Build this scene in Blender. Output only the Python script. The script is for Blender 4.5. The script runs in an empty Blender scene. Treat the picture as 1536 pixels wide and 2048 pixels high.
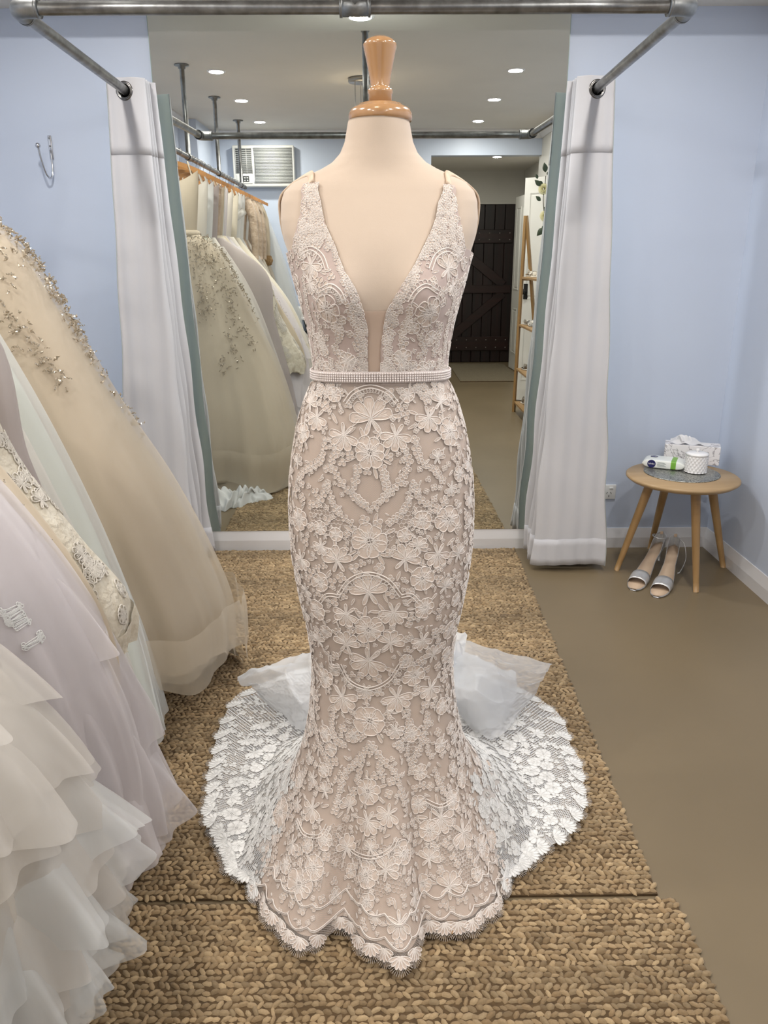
import bpy, bmesh, math
import numpy as np
from mathutils import Vector, Matrix
from mathutils.bvhtree import BVHTree
PI = math.pi
rng = np.random.default_rng(7)
scene = bpy.context.scene
COL = scene.collection

# ------------------------------------------------------------------ camera
CAM = np.array([0.0, -3.517, 1.35]); FPX = 1540.0
PITCH = math.radians(18.29); YAW = math.radians(-0.40)
cd = bpy.data.cameras.new('camera'); cam = bpy.data.objects.new('camera', cd); COL.objects.link(cam)
ROLL = math.radians(-0.32)
cam.location = CAM; cam.rotation_euler = (Matrix.Rotation(YAW, 3, 'Z') @ Matrix.Rotation(PI/2 - PITCH, 3, 'X') @ Matrix.Rotation(ROLL, 3, 'Z')).to_euler()
cd.sensor_fit = 'VERTICAL'; cd.sensor_height = 36.0; cd.sensor_width = 27.0; cd.lens = 36.0*FPX/2048.0
cd.clip_start = 0.02; scene.camera = cam
CAMROT = np.array(cam.rotation_euler.to_matrix())
# ------------------------------------------------------------------ world, exposure
w = bpy.data.worlds.new('world'); scene.world = w; w.use_nodes = True
w.node_tree.nodes['Background'].inputs[0].default_value = (0.6, 0.7, 0.85, 1)
w.node_tree.nodes['Background'].inputs[1].default_value = 0.3
vs = scene.view_settings
vs.view_transform = 'Standard'; vs.look = 'None'; vs.gamma = 1.0; vs.use_curve_mapping = False
vs.exposure = -0.12
cy = scene.cycles
cy.use_denoising = True; cy.max_bounces = 6; cy.diffuse_bounces = 4; cy.glossy_bounces = 3
cy.use_adaptive_sampling = True; cy.adaptive_threshold = 0.045
cy.transparent_max_bounces = 9; cy.transmission_bounces = 4; cy.caustics_reflective = True; cy.caustics_refractive = False; cy.blur_glossy = 0.5
cy.sample_clamp_indirect = 6.0
# lamp strengths (each lamp is made by its fitting's builder below)
P_DOWN = 13.0; P_SOFFIT = 13.0; P_PENDANT = 4.0; P_HALL = 13.0

# ------------------------------------------------------------------ helpers
def srgb(r, g=None, b=None):
    if g is None: r, g, b = r
    f = lambda c: (c/12.92 if c <= 0.04045 else ((c+0.055)/1.055)**2.4)
    return (f(r/255.), f(g/255.), f(b/255.), 1.0)

WORLD = {}
def obj(name, V, F, mat, parent=None, smooth=True, uv=None, col=None, origin=None):
    """V (n,3) in world space; F one (m,k) array or a list of such arrays."""
    V = np.asarray(V, float).reshape(-1, 3)
    if not isinstance(F, list): F = [F]
    F = [np.asarray(f, np.int32) for f in F if len(f)]
    if parent is not None: o0 = WORLD[parent.name]
    elif origin is not None: o0 = np.array(origin, float)
    else:
        lo, hi = V.min(0), V.max(0); o0 = np.array([(lo[0]+hi[0])/2, (lo[1]+hi[1])/2, lo[2]])
    me = bpy.data.meshes.new(name)
    me.vertices.add(len(V)); me.vertices.foreach_set('co', (V - o0).astype(np.float32).ravel())
    nl = sum(f.size for f in F); npoly = sum(len(f) for f in F)
    me.loops.add(nl); me.polygons.add(npoly)
    li = np.concatenate([f.ravel() for f in F])
    tot = np.concatenate([np.full(len(f), f.shape[1], np.int32) for f in F])
    st = np.concatenate([[0], np.cumsum(tot)[:-1]]).astype(np.int32)
    me.loops.foreach_set('vertex_index', li.astype(np.int32))
    me.polygons.foreach_set('loop_start', st)
    me.polygons.foreach_set('loop_total', tot)
    if isinstance(mat, (list, tuple)):
        for m in mat: me.materials.append(m)
    else: me.materials.append(mat)
    if uv is not None:
        ul = me.uv_layers.new(name='UVMap')
        ul.data.foreach_set('uv', np.asarray(uv, np.float32)[li].ravel())
    if col is not None:
        ca = me.color_attributes.new('tint', 'FLOAT_COLOR', 'POINT')
        ca.data.foreach_set('color', np.asarray(col, np.float32).ravel())
    me.update(calc_edges=True)
    me.polygons.foreach_set('use_smooth', np.full(npoly, smooth, bool))
    o = bpy.data.objects.new(name, me); COL.objects.link(o)
    if parent is not None: o.parent = parent
    else: o.location = o0
    WORLD[o.name] = o0
    return o

def tag(o, label=None, cat=None, group=None, kind=None):
    if label: o['label'] = label
    if cat: o['category'] = cat
    if group: o['group'] = group
    if kind: o['kind'] = kind
    return o
def thing(name, loc, label, cat, group=None):
    o = bpy.data.objects.new(name, None); COL.objects.link(o); o.location = loc
    o.empty_display_size = 0.05
    WORLD[o.name] = np.array(loc, float)
    return tag(o, label, cat, group)
def copy_tree(o, parent=None):
    c = o.copy(); COL.objects.link(c)
    if parent is not None: c.parent = parent
    WORLD[c.name] = WORLD[o.name].copy()
    for ch in list(o.children): copy_tree(ch, c)
    return c

class MB:
    """collects shapes for ONE mesh"""
    def __init__(s): s.V = []; s.F = {}; s.n = 0; s.C = []
    def add(s, V, F, col=None):
        V = np.asarray(V, float).reshape(-1, 3)
        for f in (F if isinstance(F, list) else [F]):
            f = np.asarray(f, np.int64)
            if len(f): s.F.setdefault(f.shape[1], []).append(f + s.n)
        s.V.append(V); s.n += len(V)
        if col is not None: s.C.append(np.tile(np.array(col, float), (len(V), 1)))
        return s
    def build(s, name, mat, parent=None, smooth=True, origin=None):
        if not s.V: return None
        return obj(name, np.concatenate(s.V), [np.concatenate(v) for v in s.F.values()], mat, parent, smooth,
                   col=np.concatenate(s.C) if s.C else None, origin=origin)

def grid_faces(n, m, cu=False, cv=False):
    i = np.arange(n if cu else n-1); j = np.arange(m if cv else m-1)
    I, J = np.meshgrid(i, j, indexing='ij'); I2 = (I+1) % n; J2 = (J+1) % m
    return np.stack([I*m+J, I2*m+J, I2*m+J2, I*m+J2], -1).reshape(-1, 4)
def frames(P, closed):
    if closed: T = np.roll(P, -1, 0) - np.roll(P, 1, 0)
    else: T = np.gradient(P, axis=0)
    T /= np.linalg.norm(T, axis=1, keepdims=True) + 1e-12
    N = np.zeros_like(P)
    a = np.array([0, 0, 1.]) if abs(T[0, 2]) < 0.9 else np.array([1., 0, 0])
    n = a - T[0]*a.dot(T[0]); n /= np.linalg.norm(n); N[0] = n
    for k in range(1, len(P)):
        n = n - T[k]*n.dot(T[k]); l = np.linalg.norm(n)
        n = n/l if l > 1e-9 else N[k-1]; N[k] = n
    return T, N, np.cross(T, N)
def tube(P, r, sides=8, closed=False, caps=True):
    P = np.asarray(P, float); n = len(P); r = np.broadcast_to(np.asarray(r, float), (n,))
    T, N, B = frames(P, closed)
    a = np.arange(sides)*2*PI/sides
    V = P[:, None] + r[:, None, None]*(np.cos(a)[None, :, None]*N[:, None] + np.sin(a)[None, :, None]*B[:, None])
    F = [grid_faces(n, sides, closed, True)]
    V = V.reshape(-1, 3)
    if caps and not closed:
        F += [np.arange(sides)[None, ::-1], (np.arange(sides) + (n-1)*sides)[None]]
    return V, F
def lathe(prof, seg=32, c=(0, 0, 0), axis='z'):
    prof = np.asarray(prof, float); a = np.arange(seg)*2*PI/seg
    V = np.stack([prof[:, 0:1]*np.cos(a), prof[:, 0:1]*np.sin(a), np.repeat(prof[:, 1:2], seg, 1)], -1).reshape(-1, 3)
    if axis == 'y': V = V[:, [0, 2, 1]]*np.array([1, -1, 1])
    if axis == 'x': V = V[:, [2, 0, 1]]
    return V + np.array(c), [grid_faces(len(prof), seg, False, True)]
def box(lo, hi, bevel=0.0, seg=2):
    lo = np.array(lo, float); hi = np.array(hi, float)
    if bevel <= 0:
        V = np.array([[x, y, z] for x in (lo[0], hi[0]) for y in (lo[1], hi[1]) for z in (lo[2], hi[2])])
        F = np.array([[0, 1, 3, 2], [4, 6, 7, 5], [0, 4, 5, 1], [2, 3, 7, 6], [0, 2, 6, 4], [1, 5, 7, 3]])
        return V, [F]
    bm = bmesh.new(); bmesh.ops.create_cube(bm, size=1.0)
    for v in bm.verts: v.co = Vector((lo + hi)/2) + Vector(np.array(v.co)*(hi-lo))
    bmesh.ops.bevel(bm, geom=list(bm.edges), offset=bevel, segments=seg, affect='EDGES', profile=0.5)
    bm.verts.index_update(); V = np.array([v.co[:] for v in bm.verts]); D = {}
    for f in bm.faces: D.setdefault(len(f.verts), []).append([v.index for v in f.verts])
    bm.free(); return V, [np.array(v) for v in D.values()]
def xf(VF, M): V, F = VF; M = np.array(M); return V @ M[:3, :3].T + M[:3, 3], F
def rotz(a, c=(0, 0, 0)): return Matrix.Translation(Vector(c)) @ Matrix.Rotation(a, 4, 'Z')
def torus(c, R, r, axis='z', n=28, m=10):
    a = np.arange(n)*2*PI/n
    P = {'z': np.stack([R*np.cos(a), R*np.sin(a), 0*a], -1), 'y': np.stack([R*np.cos(a), 0*a, R*np.sin(a)], -1),
         'x': np.stack([0*a, R*np.cos(a), R*np.sin(a)], -1)}[axis]
    return tube(P + np.array(c), r, m, closed=True)
def smoothpath(P, n=24):
    """Catmull-Rom through P"""
    P = np.asarray(P, float); Q = np.vstack([2*P[0]-P[1], P, 2*P[-1]-P[-2]])
    t = np.linspace(0, len(P)-1-1e-9, n); i = t.astype(int); u = (t-i)[:, None]
    a, b, c, d = Q[i], Q[i+1], Q[i+2], Q[i+3]
    return 0.5*(2*b + (c-a)*u + (2*a-5*b+4*c-d)*u**2 + (3*b-a-3*c+d)*u**3)
def sinterp(x, xs, ys):
    """smooth interpolation of table (xs ascending)"""
    xs = np.asarray(xs, float); ys = np.asarray(ys, float)
    x = np.clip(np.asarray(x, float), xs[0], xs[-1])
    m = np.gradient(ys, xs); i = np.clip(np.searchsorted(xs, x, side='right')-1, 0, len(xs)-2)
    h = xs[i+1]-xs[i]; u = (x-xs[i])/h
    return ((2*u**3-3*u**2+1)*ys[i] + (u**3-2*u**2+u)*h*m[i] + (-2*u**3+3*u**2)*ys[i+1] + (u**3-u**2)*h*m[i+1])
def raydir(px, py):
    d = np.stack([(np.asarray(px, float)-768)/FPX, -(np.asarray(py, float)-1024)/FPX, -np.ones_like(np.asarray(px, float))], -1)
    return d @ CAMROT.T

# ------------------------------------------------------------------ materials
MATS = {}
def base_mat(name):
    m = bpy.data.materials.new(name); m.use_nodes = True
    return m, m.node_tree.nodes, m.node_tree.links, m.node_tree.nodes['Principled BSDF']
def mat(name, c1, c2=None, scale=8.0, rough=0.6, metal=0.0, bump=0.0, bscale=None, sheen=0.0, coat=0.0, stretch=(1, 1, 1),
        detail=4.0, spec=0.5, sss=0.0, alpha=1.0, transl=0.0, coord='Object'):
    if name in MATS: return MATS[name]
    m, N, L, P = base_mat(name)
    P.inputs['Roughness'].default_value = rough; P.inputs['Metallic'].default_value = metal
    P.inputs['Specular IOR Level'].default_value = spec
    P.inputs['Sheen Weight'].default_value = sheen; P.inputs['Coat Weight'].default_value = coat
    P.inputs['Coat Roughness'].default_value = 0.15
    P.inputs['Base Color'].default_value = c1
    if c2 is not None or bump:
        tc = N.new('ShaderNodeTexCoord'); mp = N.new('ShaderNodeMapping'); mp.inputs['Scale'].default_value = stretch
        L.new(tc.outputs[coord], mp.inputs['Vector'])
        nz = N.new('ShaderNodeTexNoise'); nz.inputs['Scale'].default_value = scale; nz.inputs['Detail'].default_value = detail
        L.new(mp.outputs[0], nz.inputs['Vector'])
        if c2 is not None:
            mx = N.new('ShaderNodeMix'); mx.data_type = 'RGBA'; mx.inputs['A'].default_value = c1; mx.inputs['B'].default_value = c2
            rp = N.new('ShaderNodeMapRange'); rp.inputs[1].default_value = 0.3; rp.inputs[2].default_value = 0.7
            L.new(nz.outputs['Fac'], rp.inputs[0]); L.new(rp.outputs[0], mx.inputs['Factor']); L.new(mx.outputs['Result'], P.inputs['Base Color'])
        if bump:
            nb = nz
            if bscale:
                nb = N.new('ShaderNodeTexNoise'); nb.inputs['Scale'].default_value = bscale; nb.inputs['Detail'].default_value = 3
                L.new(mp.outputs[0], nb.inputs['Vector'])
            bp = N.new('ShaderNodeBump'); bp.inputs['Strength'].default_value = bump; bp.inputs['Distance'].default_value = 0.01
            L.new(nb.outputs['Fac'], bp.inputs['Height']); L.new(bp.outputs[0], P.inputs['Normal'])
    out = N['Material Output']; last = P.outputs[0]
    if transl > 0:
        tr = N.new('ShaderNodeBsdfTranslucent'); tr.inputs[0].default_value = c1
        ms = N.new('ShaderNodeMixShader'); ms.inputs[0].default_value = transl
        L.new(last, ms.inputs[1]); L.new(tr.outputs[0], ms.inputs[2]); last = ms.outputs[0]
    if alpha < 1:
        tp = N.new('ShaderNodeBsdfTransparent'); ms = N.new('ShaderNodeMixShader'); ms.inputs[0].default_value = alpha
        L.new(tp.outputs[0], ms.inputs[1]); L.new(last, ms.inputs[2]); last = ms.outputs[0]
    L.new(last, out.inputs[0])
    MATS[name] = m; return m
def emit_mat(name, c, s):
    m, N, L, P = base_mat(name); e = N.new('ShaderNodeEmission'); e.inputs[0].default_value = c; e.inputs[1].default_value = s
    L.new(e.outputs[0], N['Material Output'].inputs[0]); return m
def net_mat(name, c, freq, a0, a1, width=0.25):
    """woven net: diagonal threads in UV metres, open cells between"""
    m, N, L, P = base_mat(name); P.inputs['Base Color'].default_value = c; P.inputs['Roughness'].default_value = 0.8
    uv = N.new('ShaderNodeUVMap'); sp = N.new('ShaderNodeSeparateXYZ'); L.new(uv.outputs[0], sp.inputs[0])
    def math_(op, a, b=None):
        k = N.new('ShaderNodeMath'); k.operation = op
        for i, v in enumerate((a, b)):
            if v is None: continue
            if isinstance(v, (int, float)): k.inputs[i].default_value = v
            else: L.new(v, k.inputs[i])
        return k.outputs[0]
    s = math_('ADD', sp.outputs[0], math_('MULTIPLY', sp.outputs[1], 0.7)); d = math_('SUBTRACT', sp.outputs[0], math_('MULTIPLY', sp.outputs[1], 0.7))
    g = [math_('LESS_THAN', math_('FRACT', math_('MULTIPLY', q, freq)), width) for q in (s, d)]
    f = math_('MAXIMUM', g[0], g[1]); f = math_('ADD', math_('MULTIPLY', f, a1-a0), a0)
    tp = N.new('ShaderNodeBsdfTransparent'); ms = N.new('ShaderNodeMixShader'); L.new(f, ms.inputs[0])
    L.new(tp.outputs[0], ms.inputs[1]); L.new(P.outputs[0], ms.inputs[2]); L.new(ms.outputs[0], N['Material Output'].inputs[0])
    return m
def wood(name, c1, c2, rough=0.35, coat=0.3, axis='z', scale=22.0):
    st = {'z': (1, 1, 0.12), 'x': (0.12, 1, 1), 'y': (1, 0.12, 1)}[axis]
    return mat(name, c1, c2, scale=scale, rough=rough, coat=coat, stretch=st, bump=0.04, detail=6)

M_wall = mat('wall_paint_blue', srgb(201, 211, 228), srgb(198, 208, 226), scale=1.5, rough=0.42, bump=0.015, bscale=90, spec=0.4)
M_wallw = mat('wall_paint_white', srgb(214, 212, 206), srgb(206, 204, 198), scale=2, rough=0.6, bump=0.015, bscale=90)
M_ceil = mat('ceiling_paint', srgb(222, 218, 210), srgb(216, 212, 204), scale=2, rough=0.85)
M_floor = mat('floor_paint', srgb(122, 107, 83), srgb(114, 100, 77), scale=1.8, rough=0.38, bump=0.03, bscale=14, spec=0.4)
M_trim = mat('trim_gloss_white', srgb(226, 225, 226), srgb(218, 216, 216), scale=3, rough=0.3)
M_pipe = mat('pipe_galvanised', srgb(150, 152, 152), srgb(112, 112, 112), scale=26, rough=0.34, metal=0.95, bump=0.05, stretch=(1, 1, 1))
M_fit = mat('pipe_fitting', srgb(150, 152, 152), srgb(120, 122, 122), scale=30, rough=0.42, metal=0.9, bump=0.06)
M_chrome = mat('chrome', srgb(205, 205, 208), rough=0.15, metal=1.0)
M_dark = mat('dark_gap', srgb(24, 22, 21), rough=0.8)

# ------------------------------------------------------------------ room
XL, XR, YF = -1.72, 1.594, -4.60     # left wall, right wall, wall behind the camera
CZ, SZ, SY = 2.50, 2.29, -0.345       # ceiling, soffit underside, soffit edge
def struct(name, V, F, m, parent=None, smooth=False): return tag(obj(name, V, F, m, parent, smooth), kind='structure')
struct('floor', *box((-2.2, -7.3, -0.1), (2.4, 0.1, 0)), M_floor)
struct('wall_back', *box((XL-0.1, 0, 0), (XR+0.1, 0.12, CZ)), M_wall)
struct('wall_right', *box((XR, -3.70, 0), (XR+0.1, 0, CZ)), M_wall)
struct('wall_right_rear', *box((XR, YF-0.12, 0), (XR+0.1, -3.70, CZ)), M_wallw)
mb = MB(); mb.add(*box((XL-0.1, YF, 0), (XL, 0, CZ))); mb.add(*box((XL, YF, 0), (-1.565, -3.92, CZ)))
tag(mb.build('wall_left', M_wall, smooth=False), kind='structure')
OPX, OPZ = 0.53, 2.28
mb = MB(); mb.add(*box((XL-0.1, YF-0.12, 0), (OPX, YF, CZ))); mb.add(*box((OPX, YF-0.12, OPZ), (XR, YF, CZ)))
tag(mb.build('wall_far', M_wall, smooth=False), kind='structure')
struct('ceiling', *box((XL-0.1, YF-0.12, CZ), (XR+0.1, 0.1, CZ+0.1)), M_ceil)
struct('trim_1', *box((XL, SY, SZ), (XR, 0, CZ)), M_ceil)                     # dropped soffit over the mirror
HX0, HX1, HY = 0.40, 1.86, -6.98
mb = MB(); mb.add(*box((HX0-0.1, HY, 0), (HX0, YF-0.12, 2.38))); mb.add(*box((HX1, HY, 0), (HX1+0.1, YF-0.12, 2.38)))
mb.add(*box((HX0-0.1, HY-0.1, 1.985), (HX1+0.1, HY, 2.38))); mb.add(*box((HX0-0.1, HY-0.1, 0), (0.84, HY, 1.985))); mb.add(*box((1.79, HY-0.1, 0), (HX1+0.1, HY, 1.985)))
mb.add(*box((XR, YF-0.12, 0), (HX1+0.1, YF-0.11, 2.38)))
tag(mb.build('wall_hall', M_wallw, smooth=False), kind='structure')
struct('ceiling_hall', *box((HX0-0.1, HY-0.1, 2.38), (HX1+0.1, YF-0.12, 2.45)), M_ceil)
def cornice(name, a, b, inn):
    a = np.array(a, float); b = np.array(b, float); inn = np.array(inn, float)
    prof = [(0, 0), (0, -0.075), (0.012, -0.075), (0.03, -0.055), (0.055, -0.03), (0.075, -0.012), (0.075, 0)]
    V = np.array([[*(p[:2] + inn*q[0]), CZ+q[1]] for q in prof for p in (a, b)])
    struct(name, V, [grid_faces(len(prof), 2)], M_trim)
cornice('trim_2', (XL, SY), (XL, YF), (1, 0)); cornice('trim_3', (XL, YF), (XR, YF), (0, 1)); cornice('trim_4', (XR, YF), (XR, SY), (-1, 0))
def baseboard(name, a, b, inn, h=0.098, t=0.014):
    a = np.array(a, float); b = np.array(b, float); inn = np.array(inn, float)
    prof = [(0, h), (0.004, h), (t, h*0.52), (t, 0), (0, 0)]
    V = np.array([[*(p[:2] + inn*q[0]), q[1]] for q in prof for p in (a, b)])
    struct(name, V, [grid_faces(len(prof), 2)], M_trim)
baseboard('baseboard_back', (XL, 0), (XR, 0), (0, -1)); baseboard('baseboard_right', (XR, YF), (XR, 0), (-1, 0))
baseboard('baseboard_left', (XL, -3.92), (XL, 0), (1, 0)); baseboard('baseboard_far', (-1.565, YF), (OPX, YF), (0, 1))

# ------------------------------------------------------------------ mirror
mm, N, L, P = base_mat('mirror_silver'); P.inputs['Metallic'].default_value = 1; P.inputs['Roughness'].default_value = 0.0
P.inputs['Base Color'].default_value = (0.79, 0.815, 0.775, 1)
MX0, MX1, MZ0, MZ1 = -0.902, 0.778, 0.0985, 2.285
t = thing('wall_mirror', ((MX0+MX1)/2, -0.006, MZ0), 'huge frameless wall mirror between the two curtains, standing on the skirting', 'mirror')
obj('mirror_glass', *box((MX0, -0.0065, MZ0), (MX1, -0.0005, MZ1)), mm, t, False)
M_edge = mat('mirror_edge', srgb(150, 168, 160), rough=0.2)
for x in (MX0, MX1): obj('polished_edge', *box((x-0.0012, -0.0068, MZ0), (x+0.0012, -0.0004, MZ1)), M_edge, t, False)

# ------------------------------------------------------------------ lights
M_lens = emit_mat('downlight_lens', (1.0, 0.98, 0.95, 1), 14.0)
def downlight(x, y, z, label, power, r=0.045, group=None, color=(1.0, 0.955, 0.90)):
    t = thing('downlight', (x, y, z), label, 'downlight', group)
    obj('trim_ring', *lathe([(r, z-0.0005), (r+0.002, z-0.004), (r+0.012, z-0.004), (r+0.016, z-0.0005)], 28, (x, y, 0)), M_trim, t)
    a = np.arange(28)*2*PI/28
    obj('lens', np.stack([x+r*np.cos(a), y+r*np.sin(a), np.full(28, z-0.0015)], -1), [np.arange(28)[None, ::-1]], M_lens, t, False)
    ld = bpy.data.lights.new('downlight_lamp', 'AREA'); ld.shape = 'DISK'; ld.size = 2*r; ld.energy = power; ld.color = color; ld.spread = math.radians(175)
    lo = bpy.data.objects.new('downlight_lamp', ld); COL.objects.link(lo); lo.parent = t; lo.location = (0, 0, -0.006)
for i, y in enumerate((-1.04, -2.13, -3.10, -4.08)):
    for x, s in ((-1.03, 'gown rail'), (0.91, 'ladder shelf')):
        downlight(x, y, CZ, f'round recessed ceiling downlight in the row above the {s}, ' + ('closest to the mirror', 'second from the mirror', 'third from the mirror', 'closest to the far wall')[i], P_DOWN, group='ceiling downlights')
downlight(-0.06, -0.13, SZ, 'round downlight in the dropped soffit above the mirror', P_SOFFIT, color=(0.97, 0.985, 1.0))
downlight(1.31, -5.6, 2.38, 'round downlight in the white hallway ceiling', P_HALL)
# ------------------------------------------------------------------ pendant lamp
M_nickel = mat('brushed_nickel', srgb(165, 162, 158), rough=0.35, metal=1.0)
px_, py_ = -0.10, -2.35
t = thing('pendant_lamp', (px_, py_, CZ), 'pendant lamp with nickel ceiling plate, thin rods and glass drops', 'pendant lamp')
obj('canopy', *lathe([(0.0, CZ-0.001), (0.082, CZ-0.001), (0.085, CZ-0.006), (0.085, CZ-0.022), (0.08, CZ-0.028), (0, CZ-0.028)], 36, (px_, py_, 0)), M_nickel, t)
for k in range(3):
    a = k*2*PI/3 + 0.5; x = px_+0.045*math.cos(a); y = py_+0.045*math.sin(a)
    obj('rod', *tube([(x, y, CZ-0.027), (x, y, 2.19)], 0.003, 8), M_nickel, t)
obj('lamp_ring', *torus((px_, py_, 2.185), 0.085, 0.008), M_nickel, t)
M_glow = emit_mat('warm_bulb', (1.0, 0.78, 0.5, 1), 10.0)
obj('bulb', *lathe([(0.0, 2.1), (0.016, 2.104), (0.024, 2.125), (0.018, 2.15), (0.010, 2.175), (0, 2.18)], 16, (px_, py_, 0)), M_glow, t)
M_crys = mat('crystal_drop', srgb(235, 232, 225), rough=0.08, spec=0.8, alpha=0.45)
for k in range(14):
    a = k*2*PI/14; x = px_+0.085*math.cos(a); y = py_+0.085*math.sin(a)
    obj('glass_drop', *lathe([(0, 2.175), (0.004, 2.16), (0.009, 2.11), (0.007, 2.085), (0, 2.065)], 6, (x, y, 0)), M_crys, t, False)
ld = bpy.data.lights.new('pendant_light', 'POINT'); ld.energy = P_PENDANT; ld.color = (1.0, 0.80, 0.58); ld.shadow_soft_size = 0.05
lo = bpy.data.objects.new('pendant_light', ld); COL.objects.link(lo); lo.parent = t; lo.location = (0, 0, -0.40)

# ------------------------------------------------------------------ curtain rail frame
PXL, PXR, PYF, PZ0, PZ1 = -0.957, 0.848, -1.14, 1.985, 1.955   # drops 3 cm towards the wall
def pz(y): return PZ1 + (PZ0-PZ1)*(y/PYF)
PR = 0.0168
t = thing('curtain_rail_frame', ((PXL+PXR)/2, PYF, PZ0), 'grey galvanised pipe curtain frame screwed to the mirror wall and hung from the ceiling', 'curtain rail')
obj('front_pipe', *tube([(x, PYF, PZ0) for x in np.linspace(PXL+0.02, PXR-0.02, 8)], PR, 20), M_pipe, t)
for x in (PXL, PXR):
    obj('side_pipe', *tube([(x, y, pz(y)) for y in np.linspace(PYF+0.02, -0.005, 8)], PR, 20), M_pipe, t)
    s = 1 if x < 0 else -1
    e = MB(); arc = [(x + s*(0.055*(1-math.sin(a))), PYF + 0.055*(1-math.cos(a)) - 0.0, PZ0) for a in np.linspace(0, PI/2, 9)]
    arc = [(x + s*0.06, PYF, PZ0), (x + s*0.032, PYF, PZ0), (x+s*0.012, PYF+0.003, PZ0), (x+s*0.003, PYF+0.012, PZ0), (x, PYF+0.032, PZ0), (x, PYF+0.06, pz(PYF+0.06))]
    e.add(*tube(smoothpath(arc, 18), 0.0235, 20))
    el = e.build('elbow', M_fit, t)
    obj('collar', *tube([(x+s*0.055, PYF, PZ0), (x+s*0.0635, PYF, PZ0)], 0.0245, 20), M_fit, el); obj('collar', *tube([(x, PYF+0.055, PZ0-0.0014), (x, PYF+0.0635, PZ0-0.0017)], 0.0245, 20), M_fit, el)
    obj('wall_flange', *lathe([(0.0, 0.0), (0.045, 0.0), (0.045, 0.006), (0.024, 0.009), (0.022, 0.022), (0.0, 0.022)], 28, (x, 0, pz(0)), 'y'), M_fit, t)
TX = -0.053
mb = MB(); mb.add(*tube([(TX+q, PYF, PZ0) for q in (-0.036, 0.036)], 0.0225, 20)); mb.add(*tube([(TX, PYF, PZ0), (TX, PYF, PZ0+0.042)], 0.0225, 20))
tee = mb.build('tee_joint', M_fit, t)
for q in (-0.038, 0.038): obj('collar', *tube([(TX+q-0.004, PYF, PZ0), (TX+q+0.004, PYF, PZ0)], 0.0245, 20), M_fit, tee)
obj('drop_pole', *tube([(TX, PYF, PZ0+0.03), (TX, PYF, CZ-0.002)], PR, 20), M_pipe, t)
obj('ceiling_flange', *lathe([(0, CZ-0.0005), (0.045, CZ-0.0005), (0.045, CZ-0.006), (0.024, CZ-0.009), (0.022, CZ-0.022), (0, CZ-0.022)], 28, (TX, PYF, 0)), M_fit, t)

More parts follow.
